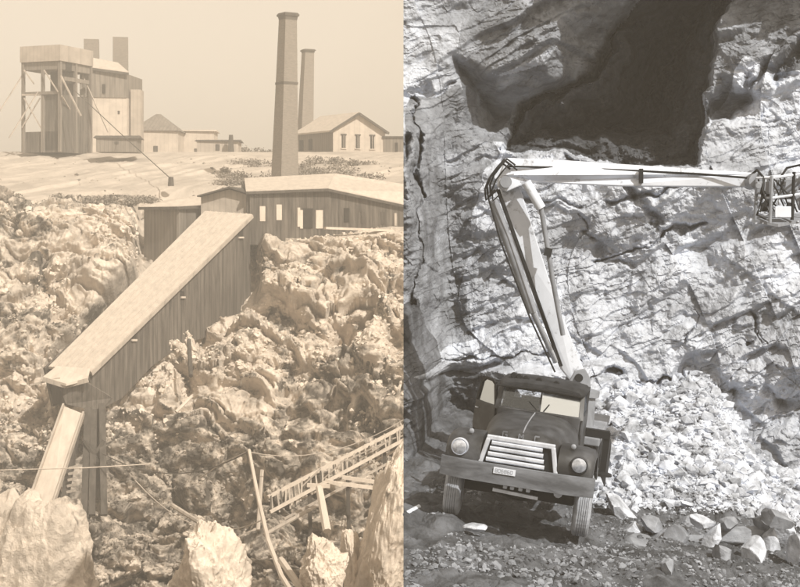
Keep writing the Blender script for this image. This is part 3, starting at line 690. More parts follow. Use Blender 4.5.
pole('guy_rope', [(0, 470, 86), (80, 468, 84), (150, 464, 90)], .03, mLplank, 'faint pale rope crossing low behind the plank chute', 'rope')
def sag(a, b, d, n=12): return [tuple(np.array(a)*(1-q)+np.array(b)*q+np.array((0, d*4*q*(1-q), 0))) for q in np.linspace(0, 1, n)]
pole('slack_cable', sag((100, 452, 97), (249, 451, 90), 22), .035, mLdkwood, 'slack dark cable drooping from the trestle to the leaning pole top', 'cable')
pole('slack_cable', sag((135, 480, 92), (262, 520, 84), 26), .035, mLpaleb, 'slack pale cable crossing low above the squat bright boulder', 'cable')
pole('slack_cable', sag((249, 452, 90), (403, 420, 92), 16), .03, mLpaleb, 'slack cable running from the leaning pole top toward the right edge', 'cable')
pole('timber_pole', [(176, 412, 103), (192, 396, 104)], .12, mLplank, 'short bleached stick lodged in the rocks below the incline', 'pole')
pole('guy_rope', [(200, 478, 95), (222, 463, 92), (249, 451, 90)], .04, mLpaleb, 'thin rope running left from the top of the leaning pole', 'rope')
pole('old_post', [(189, 340, 109), (191, 376, 106)], .16, mLdkwood, 'dark upright post among the rocks below the incline', 'post')
pole('timber_post', [(262, 470, 92), (258, 530, 90)], .13, mLpaleb, 'slim upright left of the trestle track end', 'post')
t = thing('sloping_trestle', W(330, 480, 88), 'sloping timber trestle track rising to the right edge of the pit', 'trestle')
for j, (a, b, r) in enumerate((((268, 497, 86), (420, 418, 92), .09), ((270, 512, 85), (420, 431, 91), .08), ((284, 519, 85), (420, 446, 91), .06), ((290, 505, 87), (420, 438, 92), .05))):
    m_ = MB(); m_.beam(W(*a), W(*b), r*2); m_.build('rail', mLplank if j != 2 else mLpaleb, t)
rs = np.random.RandomState(8)
for k in range(38):
    q = (k+rs.uniform(-.3, .3))/37; a = W(268, 497, 86).lerp(W(420, 418, 92), q); b = W(270, 512, 85).lerp(W(420, 431, 91), q)
    m_ = MB(); m_.beam(a+Vector((rs.uniform(-.1, .1), .1, rs.uniform(0, .15))), b+Vector((rs.uniform(-.1, .1), .1, -rs.uniform(0, .5))), .09, .08); m_.build('tie', mLpaleb if k % 3 else mLdkwood, t)
for k in range(9):
    q = rs.uniform(-.05, .95); a = W(268, 506, 86).lerp(W(420, 428, 92), q)+Vector((0, -.1, rs.uniform(-.6, .4))); m_ = MB(); m_.beam(a, a+Vector((rs.uniform(1, 2.6), rs.uniform(0, .6), rs.uniform(.1, 1.5))), .07, .07); m_.build('loose_plank', mLpaleb, t)
for q in (.25, .5, .75):
    a = W(270, 514, 85.4).lerp(W(420, 433, 91.4), q); m_ = MB(); m_.beam(a, a+Vector((.1, 0, -4.2)), .22); m_.build('leg', mLdkwood, t)
t = thing('cross_beams', W(330, 486, 84), 'pair of pale horizontal beams on top of the short thick post', 'beams')
for a, b in (((307, 485, 84), (330, 486, 84)), ((337, 483, 84.5), (375, 488, 85)), ((342, 477, 86), (376, 482, 86)), ((325, 480, 84.2), (342, 485, 84.2))):
    m_ = MB(); m_.beam(W(*a), W(*b), .2, .2); m_.build('beam', mLplank, t)

# ================================================================== RIGHT: the rock chamber and its truck
na, nz_ = 660, 700
al = np.r_[np.linspace(EDGE, 0.272, na), np.linspace(0.274, 0.40, 60)]
zc = np.r_[np.linspace(-2.5, 10.6, nz_), np.linspace(10.7, 11.2, 8)]
Aa, Zz = np.meshgrid(al, zc, indexing='ij')
Yw = np.full(Aa.shape, 32.0)
colw = 400+Aa*F; roww = 230-(Zz-CAMZ)/32.0*F
Xw = Aa*32.0
wob = 14*fbm(Xw*.7, Zz*.7, 0*Zz, 4, 101); wob2 = 14*fbm(Xw*.7, Zz*.7, 0*Zz+9, 4, 102)
cw, rwv = colw+wob, roww+wob2
base = np.zeros_like(Yw)
j1 = 9*fbm(Xw*2.6, Zz*2.6, 0*Xw, 5, 121); j2 = 9*fbm(Xw*2.6, Zz*2.6, 0*Xw+5, 5, 122); jw = .35+.9*sstep(-.5, .5, vnoise(Xw*2.2, Zz*2.2, 0*Xw, 123))
base += 0.05*(Zz-1)*1.0                                   # leans back a little
base -= 4.0*(1-sstep(404, 455, colw+0.6*wob))*sstep(60, 200, roww)       # nearer buttress on the left
base += 1.3*sstep(410, 450, cw)*(1-sstep(470, 520, cw))*sstep(355, 375, rwv) # alcove lower left
base -= 1.1*sstep(640, 830, colw)*sstep(150, 420, roww)      # right side comes forward
base -= 0.9*sstep(364, 372, rwv)*sstep(405, 430, cw)*(1-sstep(570, 620, cw))  # ledge left of the truck
base -= 0.5*sstep(158, 176, rwv)                          # lip of the cave
# strata: long ledges rising to the right
th = R(24); su = (Xw*math.cos(th)+Zz*math.sin(th)); sv = (-Xw*math.sin(th)+Zz*math.cos(th)); sv = sv+.35*np.sin(su*.6)+.5*fbm(su*.3, sv*.6, 0*su, 3, 44)
strat = fbm(su*.35, sv*1.5, 0*su, 4, 61, ridge=True)
def facets(u, v, s, seed):
    f1, f2, r1, r2, r3, ox, oy = voro(u/s, v/s, seed)
    return (r1-.5) + 1.5*(ox*(r2-.5)+oy*(r3-.5)), f2-f1
uw = Xw+.25*fbm(Xw*1.2, Zz*1.2, 0*Xw, 4, 71); vw = Zz+.25*fbm(Xw*1.2, Zz*1.2, 0*Xw+4, 4, 72)
disp = .22*joints(Xw, Zz, 24, 1.9, 601, 1.2) + .13*joints(Xw, Zz, -38, 1.3, 602, 1.2) + .24*joints(Xw, Zz, 33, .55, 603, 1.5) + .06*joints(Xw, Zz, 72, .9, 604, 1.8) + .25*joints(Xw, Zz, 17, .24, 605, 2.0)
disp += 1.0*fbm(Xw*.3, Zz*.3, 0*Xw, 3, 91) + .42*fbm(su*.7, sv*1.1, 0*Xw, 4, 97) + .14*np.abs(fbm(su*1.6, sv*3.0, 0*Xw, 5, 92)) - .28*strat*sstep(-.2, .4, fbm(Xw*.4, Zz*.4, 0*Xw, 2, 98)) + .055*fbm(Xw*8, Zz*8, 0*Xw, 4, 95)
calm = 1-.55*(1-sstep(470, 520, cw))*(1-sstep(80, 120, rwv))
base += disp*calm
# particular cracks and slabs: polyline dents
def crack(pts, wid, dep):
    global base
    dmin = np.full(colw.shape, 1e9)
    for (x0, y0), (x1, y1) in zip(pts[:-1], pts[1:]):
        dx, dy = x1-x0, y1-y0; q = np.clip(((colw+.8*wob+j1-x0)*dx+(roww+.8*wob2+j2-y0)*dy)/(dx*dx+dy*dy), 0, 1)
        dmin = np.minimum(dmin, np.hypot(colw+.8*wob+j1-x0-q*dx, roww+.8*wob2+j2-y0-q*dy))
    base += .45*dep*jw*np.exp(-(dmin/(wid*jw))**2)
crack([(408, 100), (418, 140), (424, 190), (420, 250), (414, 300)], 2.5, 1.6)
crack([(405, 150), (408, 200)], 3, 1.5)
crack([(404, 100), (430, 88), (452, 84)], 8, 1.2)
crack([(598, 262), (640, 243), (700, 220)], 2.2, .9); crack([(604, 200), (650, 196), (690, 180)], 2.2, .8)
crack([(595, 235), (610, 262), (630, 262)], 6, .9); crack([(565, 160), (620, 176), (640, 205), (660, 225)], 2.5, .8)
crack([(575, 212), (610, 250)], 3, .7); crack([(755, 310), (768, 335)], 2.5, .8); crack([(752, 338), (768, 328), (772, 336)], 2, .8); crack([(700, 312), (694, 340)], 1.5, .5)
crack([(515, 197), (540, 202), (575, 205)], 5, 1.0)
crack([(590, 378), (620, 378), (632, 388), (668, 386), (680, 390)], 3.0, 1.3); crack([(430, 352), (480, 356), (530, 352), (580, 360)], 2.2, .9)
crack([(705, 390), (722, 400), (715, 425)], 12, 1.2); crack([(770, 385), (785, 400)], 9, 1.0)
# slanting cleft in the upper right
crack([(706, 118), (735, 95), (770, 68), (810, 40)], 11, 3.0)
# the great dark opening: polygon in (col,row), signed distance
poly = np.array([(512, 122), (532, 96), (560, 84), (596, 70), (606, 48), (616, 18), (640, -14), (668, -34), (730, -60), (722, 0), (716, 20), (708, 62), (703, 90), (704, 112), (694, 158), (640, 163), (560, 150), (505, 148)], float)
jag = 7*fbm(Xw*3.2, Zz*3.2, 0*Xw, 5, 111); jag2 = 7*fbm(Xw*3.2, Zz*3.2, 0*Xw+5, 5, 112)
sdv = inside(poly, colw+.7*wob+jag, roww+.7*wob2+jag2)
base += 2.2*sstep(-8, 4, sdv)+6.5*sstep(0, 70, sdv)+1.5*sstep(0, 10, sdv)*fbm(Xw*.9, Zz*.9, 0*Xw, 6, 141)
poly2 = np.array([(455, 60), (500, 78), (545, 66), (556, 50), (560, 20), (600, -5), (640, -20), (640, 120), (560, 148), (480, 138), (466, 128)], float)
sd2 = inside(poly2, colw+.5*wob, roww+.5*wob2)
base += (2.6*sstep(-10, 42, sd2)+.35*fbm(Xw*1.1, Zz*1.1, 0*Xw, 4, 140))*sstep(-10, 4, sd2)*(1-sstep(-3, 7, sdv))
# unseen overhang above the top of the picture, added to shade the upper wall
shade_brow = (1-sstep(-60, -14, roww))*sstep(540, 600, colw)
base -= 2.0*shade_brow
Y2 = Yw+base
Vw = np.stack([Aa*Y2, Y2, Zz], -1)
# close the mass at the back, along the parting line and over the top
nA, nZ = Aa.shape
Vw2 = np.zeros((nA+1, nZ+1, 3)); Vw2[1:, :-1] = Vw
Vw2[0, :-1] = Vw[0]; Vw2[0, :-1, 1] = 43.5; Vw2[0, :-1, 0] = EDGE*43.5
Vw2[1:, -1] = Vw[:, -1]; Vw2[1:, -1, 1] = 43.5; Vw2[1:, -1, 0] = al*43.5; Vw2[0, -1] = (EDGE*43.5, 43.5, 11.2)
fw = grid_faces(nA+1, nZ+1)[:, ::-1]
sdg = np.full((nA+1, nZ+1), 0.0)
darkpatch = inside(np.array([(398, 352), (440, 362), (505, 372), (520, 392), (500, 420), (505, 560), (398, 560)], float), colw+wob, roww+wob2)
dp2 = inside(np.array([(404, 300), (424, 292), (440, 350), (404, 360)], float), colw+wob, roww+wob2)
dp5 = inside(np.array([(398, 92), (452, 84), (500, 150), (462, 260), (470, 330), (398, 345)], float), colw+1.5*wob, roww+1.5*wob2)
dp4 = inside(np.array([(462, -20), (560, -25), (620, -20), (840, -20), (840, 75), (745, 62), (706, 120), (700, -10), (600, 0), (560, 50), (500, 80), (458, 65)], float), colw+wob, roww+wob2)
pc = np.zeros((nA+1, nZ+1), int)
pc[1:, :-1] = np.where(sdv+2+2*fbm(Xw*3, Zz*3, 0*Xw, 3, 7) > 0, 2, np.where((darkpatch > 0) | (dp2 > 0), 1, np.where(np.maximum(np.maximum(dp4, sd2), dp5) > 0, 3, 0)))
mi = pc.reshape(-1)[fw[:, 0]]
mRdark = mat('alcove_rock_painted_shade', 0.07, 0.20, RT, 1.3, bump=1.0, bscale=6.0, dist=0.06, contrast=(0.38, 0.62))  # shade of the lower left alcove, put into the rock colour
mRcave = mat('cave_rock_painted_shade', 0.03, 0.14, RT, 0.8, bump=1.0, bscale=4.0, dist=0.1)  # gloom inside the cave, painted as a near-black tone
mRmid = mat('grey_rock_painted_shade', 0.17, 0.42, RT, 1.2, bump=1.0, bscale=9.0, dist=0.09, streak=.5, second=(0.5, 1.2, 0.58, 0.7))  # grey tone that paints shade on the cave recess and upper right wall
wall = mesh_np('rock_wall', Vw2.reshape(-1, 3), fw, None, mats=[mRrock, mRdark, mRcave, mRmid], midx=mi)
tag(wall, 'towering pale fractured rock wall with a dark cave opening high on it', 'rock wall')

# ground of the chamber
ROLL = R(8.5)
def gz(X, Y):
    """smooth ground level"""
    return 0.07 - math.tan(ROLL)*(X-1.74)*0.95 + 0.02*(Y-22.7)
ag = np.r_[np.linspace(EDGE, 0.275, 560), np.linspace(.277, .40, 30)]; yg = np.r_[np.linspace(9, 17.5, 30), np.linspace(17.6, 34.5, 520)]
Ag, Yg = np.meshgrid(ag, yg, indexing='ij'); Xg = Ag*Yg
Zg = gz(Xg, Yg) + .16*fbm(Xg*.7, Yg*.7, 0*Xg, 4, 200) + .05*fbm(Xg*3, Yg*3, 0*Xg, 4, 201, ridge=True)
f1, f2, r1, r2, r3, ox, oy = voro(Xg/.22, Yg/.22, 210); Zg += .045*np.sqrt(np.clip(f2-f1, 0, .6))*(r1 > .45)
f1, f2, r1, r2, r3, ox, oy = voro(Xg/.55, Yg/.55, 211); Zg += .10*np.sqrt(np.clip(f2-f1, 0, .6))*(r1 > .65)
# keep it even where the wheels stand
Zg -= .0*Xg
# rubble talus against the wall (right of the truck)
colg = 400+Ag*F
def talus(X, Y):
    c = 400+X/Y*F
    foot = 25.4 + 0.4*np.sin(X*1.7); q = np.clip((Y-foot)/(31.2-foot), 0, 1.1)
    m = sstep(565, 600, c)*(1-.8*sstep(700, 775, c))
    return np.maximum(1.27-gz(X, Y)+.10*np.sin(X*3.1), 0)*m*q**.85
Zg += talus(Xg, Yg)
Zg += .5*sstep(28, 32, Yg)*(1-sstep(500, 560, colg))
Vg = np.zeros((len(ag)+1, len(yg), 3)); Vg[1:] = np.stack([Xg, Yg, Zg], -1); Vg[0] = Vg[1]; Vg[0, :, 2] = -23
fg = grid_faces(len(ag)+1, len(yg))
tal = (talus(Xg, Yg) > .12); pg = np.zeros((len(ag)+1, len(yg)), int); pg[1:] = tal
gr = mesh_np('ground', Vg.reshape(-1, 3), fg, None, mats=[mRground, mRrub], midx=pg.reshape(-1)[fg[:, 0]])
tag(gr, kind='structure')
# loose stones
def ground_at(X, Y):
    a = X/Y; i = np.clip(np.searchsorted(ag, a), 1, len(ag)-1); j = np.clip(np.searchsorted(yg, Y), 1, len(yg)-1); return Zg[i, j]
rs = np.random.RandomState(33)
n = 11000; a = rs.uniform(EDGE+.0015, .275, n); Y = 17.5+rs.uniform(0, 1, n)**1.2*9.5; X = a*Y
okm = fbm(X*.8, Y*.8, 0*X, 3, 300) > -.25+0.5*sstep(20, 23, Y)*(a < .11)
X, Y = X[okm], Y[okm]; s = .012+.05*rs.uniform(0, 1, len(X))**4; s = np.where(Y < 21, s*1.25, s)
scatter('ground_stones', np.stack([X, Y, ground_at(X, Y)+s*.2], -1), s, mRstone, 1)
n = 17000; a = rs.uniform(.105, .268, n); Y = rs.uniform(25.4, 32.2, n); X = a*Y; tt = talus(X, Y); okm = tt > .05; X, Y, a = X[okm], Y[okm], a[okm]
s = .012+.05*rs.uniform(0, 1, len(X))**3+.17*rs.uniform(0, 1, len(X))**22
scatter('rubble', np.stack([X, Y, ground_at(X, Y)+s*.35], -1), s, mRrub, 2)
# blocks at the foot of the rubble, one by one
def blk(px, py, Y, r, lab, seed, rot=0, m=None, rough=.10, lean=0):
    return boulder('stone_block', W(px, py+4, Y), tuple(q*1.25 for q in r), lab, m or mRboul, seed, rough*.5, 4, R(rot), 'stone block', True, None, R(lean), .74)
blk(663, 541, 23.6, (.27, .3, .28), 'smooth grey block left of the dark gap at the rubble foot', 401)
blk(713, 535, 23.3, (.12, .2, .34), 'pale upright stone leaning in the middle of the rubble foot', 402, 24, mRrub)
blk(744, 532, 23.8, (.46, .3, .20), 'long flat topped slab right of the leaning upright stone', 403, -3)
blk(756, 549, 22.8, (.24, .25, .22), 'rounded block tucked under the long flat slab', 404, 10, mRrub)
blk(784, 524, 24.2, (.26, .3, .2), 'knobbly stone above the pale one at the right edge', 405, 8, mRrub)
blk(796, 549, 22.9, (.2, .28, .28), 'pale round stone at the bottom of the right edge', 406, 0, mRrub)
blk(722, 548, 22.6, (.14, .16, .13), 'small stone between the upright stone and the round block', 407, 0)
blk(622, 508, 24.9, (.16, .3, .46), 'pale slanting slab just right of the rear truck wheel', 408, -38, mRrub)
blk(640, 540, 23.2, (.24, .25, .13), 'low dark stone beside the truck rear wheel', 409, 5, mRstone)
blk(668, 566, 21.0, (.10, .12, .22), 'pointed grey stone standing in the foreground gravel', 410, -20)
blk(612, 556, 21.6, (.2, .2, .09), 'flat pale stone in the gravel right of the front tyre', 411, 0)
blk(690, 520, 25.0, (.33, .3, .18), 'broad shadowed block above the dark gap', 412, -12)
blk(476, 524, 21.9, (.16, .14, .08), 'whitish stone on the track beside the left front tyre', 413, 0, mRrub)
rs = np.random.RandomState(77)
for k, (px, py, lab) in enumerate(((632, 528, 'grey block wedged low behind the slanting slab'), (652, 520, 'pale angular block above the smooth grey block'), (678, 530, 'narrow tilted block beside the dark gap'), (701, 518, 'light block at the upper edge of the foot row'), (727, 520, 'angular block behind the long flat slab'), (762, 519, 'light block behind the right end of the long slab'),
        (771, 540, 'squat grey block between the rounded block and the right edge'), (733, 556, 'small chip lying in front of the rounded block'), (775, 512, 'small pale block highest at the right of the foot row'), (645, 553, 'grey chip in the gravel below the smooth block'), (694, 543, 'dark angular block in the middle of the foot row'))):
    blk(px, py, 23.0+rs.uniform(.1, 1.0), tuple(rs.uniform(.12, .26, 3)), lab, 430+k, rs.uniform(-30, 30), (mRrub, mRboul, mRstone)[k % 3], .05)
# pale rod lying at the left edge
pole('metal_rod', [(404.6, 514.5, 22.4), (419, 506.5, 22.8)], .035, mBoom, 'pale rod lying on the dark ground at the left edge of the chamber', 'rod')

# ------------------------------------------------------------------ boom truck
YAW = R(11)
TM = Matrix.Translation(Vector((1.76, 22.75, 0.17+.12))) @ Matrix.Rotation(-(math.pi/2+YAW), 4, 'Z') @ Matrix.Rotation(-R(7.4), 4, 'X') @ Matrix.Diagonal((.95, .95, .95, 1))
truck = thing('boom_truck', (0, 0, 0), 'dark old bonneted truck carrying a white articulated boom with an open door', 'truck', M=TM)
def T(): return MB(TM)
def rsec(x, hw, top, bot, sq=3.2, n=17, crown=0.0):
    """hood cross-section: open at the bottom, rounded shoulders"""
    P = []
    for i in range(n):
        t = math.pi*i/(n-1); c, s_ = math.cos(t), math.sin(t)
        yy = hw*math.copysign(abs(c)**(2/sq), c); z = bot+(top-bot)*abs(s_)**(2/sq)
        P.append(Vector((x, yy, z)))
    return P
# hood
m_ = T(); m_.loft([rsec(-1.22, .78, 1.54, .95), rsec(-.95, .77, 1.545, .95), rsec(-.5, .73, 1.54, .92), rsec(0, .68, 1.52, .92), rsec(.4, .64, 1.48, .92), rsec(.6, .61, 1.44, .92), rsec(.70, .585, 1.36, .92), rsec(.74, .55, 1.30, .95)])
hood = m_.build('hood', mPaint, truck, smooth=True)
m_ = T()      # centre crease and side vents
m_.tube([(.62, 0, 1.43), (.35, 0, 1.492), (-.3, 0, 1.533), (-1.0, 0, 1.547)], .012, 6); m_.build('hood_strip', mGreyM, hood, smooth=True)
def letter(ch, y, z, x, h):
    """raised emblem letters of simple strokes facing forward (+x); text reads along -> image right (+y)"""
    st = {'G': [((.5, .5), (1, .5)), ((1, .5), (1, 0)), ((1, 0), (0, 0)), ((0, 0), (0, 1)), ((0, 1), (1, 1))], 'M': [((0, 0), (0, 1)), ((0, 1), (.5, .4)), ((.5, .4), (1, 1)), ((1, 1), (1, 0))],
          'C': [((1, 0), (0, 0)), ((0, 0), (0, 1)), ((0, 1), (1, 1))]}[ch]
    mm = T()
    for (a0, b0), (a1, b1) in st:
        mm.beam((x-b0*.02, y+a0*h*.8, z+b0*h), (x-b1*.02, y+a1*h*.8, z+b1*h), .014, .02)
    return mm
for ch, y in (('G', -.30), ('M', -.05), ('C', .20)):
    letter(ch, y, 1.335, .745, .085).build('emblem_letter', mBump, hood)
# grille
m_ = T()
gx = .775
def gw(z): return .50+(1.31-z)*.22
for s in (-1, 1): m_.beam((gx, s*gw(1.30), 1.30), (gx, s*gw(.86), .86), .075, .07)
m_.beam((gx, -gw(1.3)-.03, 1.31), (gx, gw(1.3)+.03, 1.31), .07, .075)
fr_ = m_.build('grille_frame', mChrome, truck, bevel=.015)
m_ = T(); m_.add([(.75, -gw(1.3), 1.31), (.75, gw(1.3), 1.31), (.75, gw(.85), .85), (.75, -gw(.85), .85), (.70, -gw(1.3), 1.31), (.70, gw(1.3), 1.31), (.70, gw(.85), .85), (.70, -gw(.85), .85)], [(0, 1, 2, 3), (7, 6, 5, 4), (0, 4, 5, 1), (1, 5, 6, 2), (2, 6, 7, 3), (3, 7, 4, 0)])
m_.build('radiator', mBlack, truck)
for k in range(5):
    z = 1.235-k*.088; h = gw(z)-.07; m_ = T()
    m_.loft([[Vector((gx+.02+dx, y, z+dz)) for dx, dz in ((0, .034), (.022, .014), (.022, -.016), (0, -.034), (-.03, 0))] for y in (-h, -h*.5, 0, h*.5, h-.10)], closed=True)
    m_.build('grille_bar', mChrome, truck)
# bumper: curved channel
m_ = T(); secs = []
for y in np.linspace(-1.2, 1.2, 15):
    bx = .92-.16*max(0, abs(y)-.75)**1.3*2.2
    secs.append([Vector((bx-.05, y, .93)), Vector((bx, y, .92)), Vector((bx+.012, y, .78)), Vector((bx, y, .63)), Vector((bx-.05, y, .62)), Vector((bx-.03, y, .78))])
m_.loft(secs, closed=True); bump_ = m_.build('bumper', mBump, truck, smooth=True)
m_ = T(); m_.box((.945, -.18, .845), (.012, .34, .095)); plate = m_.build('number_plate', mPlate, truck)
# plate characters: tiny raised dark figures, as unreadable as in the photograph
def plate_char(y, st):
    mm = T()
    for (a0, b0), (a1, b1) in st: mm.beam((.954, y+a0*.03, .82+b0*.05), (.954, y+a1*.03, .82+b1*.05), .004, .008)
    return mm
CH = {'8': [((0, 0), (1, 0)), ((0, .5), (1, .5)), ((0, 1), (1, 1)), ((0, 0), (0, 1)), ((1, 0), (1, 1))], '6': [((0, 0), (1, 0)), ((0, .5), (1, .5)), ((0, 1), (1, 1)), ((0, 0), (0, 1)), ((1, 0), (1, .5))], '0': [((0, 0), (1, 0)), ((0, 1), (1, 1)), ((0, 0), (0, 1)), ((1, 0), (1, 1))]}
for k, c in enumerate('806860'): plate_char(-.32+k*.047, CH[c]).build('plate_figure', mBoul2, plate)
# tow hooks, cross member and steering gear below the bumper
m_ = T(); m_.beam((.70, -.35, .50), (.70, .36, .47), .04, .05); m_.build('tie_bar', mChrome, truck)
for y in (-.16, -.05, .08, .2): T().box((.74, y, .575), (.05, .065, .055)).build('shackle', mChrome, truck, bevel=.012)
m_ = T(); m_.box((.05, 0, .40), (.14, 1.75, .14)); m_.tube([(.05, -.35, .42), (.05, 0, .36), (.05, .3, .42)], .10, 8); m_.build('front_axle', mBlack, truck)
for s in (-1, 1):
    m_ = T(); m_.box((-2.9, s*.42, .72), (7.2, .09, .2)); m_.build('frame_rail', mBlack, truck)
m_ = T(); m_.tube([(.3, .62, .62), (.72, .66, .60)], .07, 10); m_.build('horn', mChrome, truck)
m_ = T(); m_.box((-.2, 0, .78), (1.3, .7, .5)); m_.build('engine', mBlack, truck, bevel=.03)
# fenders with arches
def fender(s):
    m_ = T(); prof_ = []
    out = [(.80, .88), (.82, 1.02), (.78, 1.16), (.66, 1.27), (.45, 1.31), (.10, 1.30), (-.3, 1.24), (-.65, 1.10), (-.95, .88), (-1.22, .78), (-1.22, .62), (-.98, .62), (-.78, .74)]
    arch = [(-.60+0*.1, .80), (-.52, .98), (-.30, 1.09), (0, 1.12), (.30, 1.08), (.50, .98), (.58, .86)]
    P = out+arch
    ys = [(.60, 0.0), (.72, .0), (.98, -.01), (1.10, -.035), (1.15, -.10)]
    secs = []
    for y, sh in ys:
        secs.append([Vector((x*(1+sh*.5), s*y, z+(sh if i < 9 else 0))) for i, (x, z) in enumerate(P)])
    m_.loft(secs, closed=True); return m_
for s in (-1, 1):
    fd = fender(s).build('fender', mPaint, truck, smooth=True)
    m_ = T(); m_.lathe((.74, s*.93, 1.10), (1, 0, .0), [(.02, -.05), (.11, -.03), (.135, .03), (.14, .09), (.125, .115), (.118, .10)], 24); hl_ = m_.build('headlight', mChrome if s < 0 else mPaint, truck, smooth=True)
    m_ = T(); m_.lathe((.84, s*.93, 1.10), (1, 0, .0), [(.118, -.01), (.11, .018), (.08, .034), (.04, .042), (.005, .044)], 24); m_.build('lens', mLens, hl_, smooth=True)
    m_ = T(); m_.lathe((.62, s*.80, 1.34), (1, 0, 0), [(.01, -.04), (.035, -.02), (.04, .02), (.02, .035)], 12); m_.build('side_lamp', mGreyM, truck, smooth=True)
# wheels
def wheel(x, y, s, rad=.50, wid=.27, turn=0.0, dark=False):
    q = Matrix.Rotation(turn, 3, 'Z')
    m_ = T(); axv = q @ Vector((0, s, 0)); c = Vector((x, y, rad-.01-.13))
    h = wid/2
    prof_ = [(.27, -h*.6), (.30, -h*.95), (.42, -h), (.475, -h*.86), (rad, -h*.62)]
    for k in range(5):
        a0 = -h*.62+k*h*1.24/5; prof_ += [(rad, a0+.004), (rad, a0+h*.19), (rad-.014, a0+h*.195), (rad-.014, a0+h*.24)]
    prof_ += [(rad, h*.62), (.475, h*.86), (.42, h), (.30, h*.95), (.27, h*.6)]
    m_.lathe(c, axv, prof_, 40)
    root_ = m_.build('tyre', mRubD if dark else mRubber, None) if False else None
    wroot = T(); wroot.lathe(c, axv, [(.05, -h*.4), (.27, -h*.5), (.285, h*.5), (.26, h*.7), (.24, h*.35), (.14, h*.15), (.12, h*.45), (.06, h*.5), (.01, h*.5)], 28)
    wo_ = wroot.build('wheel', mGreyM if not dark else mBlack, truck, smooth=True)
    m_.build('tyre', mRubD if dark else mRubber, wo_)
    lug = T()
    for k in range(6):
        t_ = k*math.pi/3; p = c+q @ Vector((math.cos(t_)*.09, s*(h*.47), math.sin(t_)*.09)); lug.box(p, (.028, .03, .028))
    lug.build('wheel_nut', mChrome, wo_)
wheel(0, -1.04, -1, turn=R(4)); wheel(0, 1.02, 1, turn=R(4))
for y, s in ((-1.06, -1), (-.76, -1), (.76, 1), (1.06, 1)): wheel(-4.25, y, s, dark=True)
# cab
CS = Matrix.Translation((0, .05, 0))@Matrix.Diagonal((1, .84, 1, 1))@Matrix.Translation((0, 0, 1.2))@Matrix.Diagonal((1, 1, .80, 1))@Matrix.Translation((0, 0, -1.2))
def TC(): return MB(TM @ CS)
CXF, CXR, CH_ = -1.18, -2.42, .86
m_ = TC()      # lower body tub: floor, firewall, sides, back as thin panels
m_.box((CXF+.02, 0, 1.30), (.06, 1.66, .70)); m_.box((CXR, 0, 1.25), (.05, 1.70, .85)); m_.box(((CXF+CXR)/2, 0, .86), (1.24, 1.70, .06))
m_.box(((CXF+CXR)/2, .86, 1.22), (1.24, .05, .80))
m_.box((CXR+.10, -.86, 1.22), (.2, .05, .80)); cab = m_.build('cab', mPaint, truck, bevel=.02)
m_ = TC()      # pillars
for s in (-1, 1):
    m_ = TC(); m_.beam((CXF, s*.84, 1.58), (CXF-.16, s*.80, 2.10), .085, .07); m_.build('pillar', mPaint, cab)
    m_ = TC(); m_.beam((CXR, s*.84, 1.60), (CXR+.04, s*.80, 2.12), .16, .07); m_.build('pillar', mPaint, cab)
m_ = TC()
m_.beam((CXF-.02, 0, 1.66), (CXF-.15, 0, 2.10), .03, .035)
m_.beam((CXF, -.84, 1.585), (CXF, .84, 1.585), .06, .06); m_.build('windscreen_frame', mPaint, cab); m_ = TC()
for s in (-1, 1): m_.box((CXR+.02, s*.77, 1.88), (.05, .2, .52))
m_.box((CXR+.02, 0, 1.69), (.05, 1.05, .12)); m_.box((CXR+.02, 0, 2.10), (.05, 1.5, .06))
m_.build('window_surround', mPaint, cab)
m_ = TC()
def roofsec(x, hw, z): return [Vector((x, hw*y, z+dz)) for y, dz in ((-1, -.05), (-1.0, -.01), (-.93, .05), (-.7, .085), (-.35, .105), (0, .11), (.35, .105), (.7, .085), (.93, .05), (1.0, -.01), (1, -.05))]
m_.loft([roofsec(CXF-.02, .80, 2.09), roofsec(CXF-.10, .86, 2.14), roofsec(CXF-.5, .88, 2.17), roofsec(CXR+.3, .88, 2.16), roofsec(CXR-.02, .85, 2.10)], closed=True)
rf = m_.build('roof', mRoofP, truck, smooth=True)
m_ = TC(); m_.loft([[Vector((CXF+dx, y*.84, z)) for y, z in ((-1, 2.10), (0, 2.13), (1, 2.10), (1, 2.08), (0, 2.11), (-1, 2.08))] for dx in (-.08, .14)], closed=True); m_.build('sun_visor', mBlack, rf)
for y, zz_ in ((-.62, .10), (-.50, .08), (-.36, .07), (-.10, .07), (.25, .05)):
    m_ = TC(); m_.lathe((CXF-.25, y, 2.19+zz_), (1, 0, 0), [(.02, -.07), (.06, -.04), (.065, .04), (.05, .055)], 12); m_.beam((CXF-.25, y, 2.15+zz_), (CXF-.25, y, 2.12), .03); m_.build('roof_lamp', mBlack, rf, smooth=True)
for y0, y1 in ((-.79, -.02), (.02, .79)):
    m_ = TC(); m_.add([(CXF-.02, y0, 1.60), (CXF-.02, y1, 1.60), (CXF-.13, y1*.97, 2.10), (CXF-.13, y0*.97, 2.10)], [(0, 1, 2, 3)]); m_.build('windscreen', mGlass if y0 < -.5 else mScreen, truck)
for y, e in ((-.06, -.38), (.06, -.22)):
    m_ = TC(); m_.tube([(CXF+.02, y+.02, 1.66), (CXF-.04, e*.6 if y < 0 else y+.12, 1.82)], .008, 5); m_.build('wiper', mBlack, truck)
m_ = TC(); m_.box((CXR+.32, 0, 1.22), (.45, 1.4, .16)); m_.box((CXR+.12, 0, 1.50), (.12, 1.4, .40)); m_.build('seat', mBlack, truck, bevel=.04)
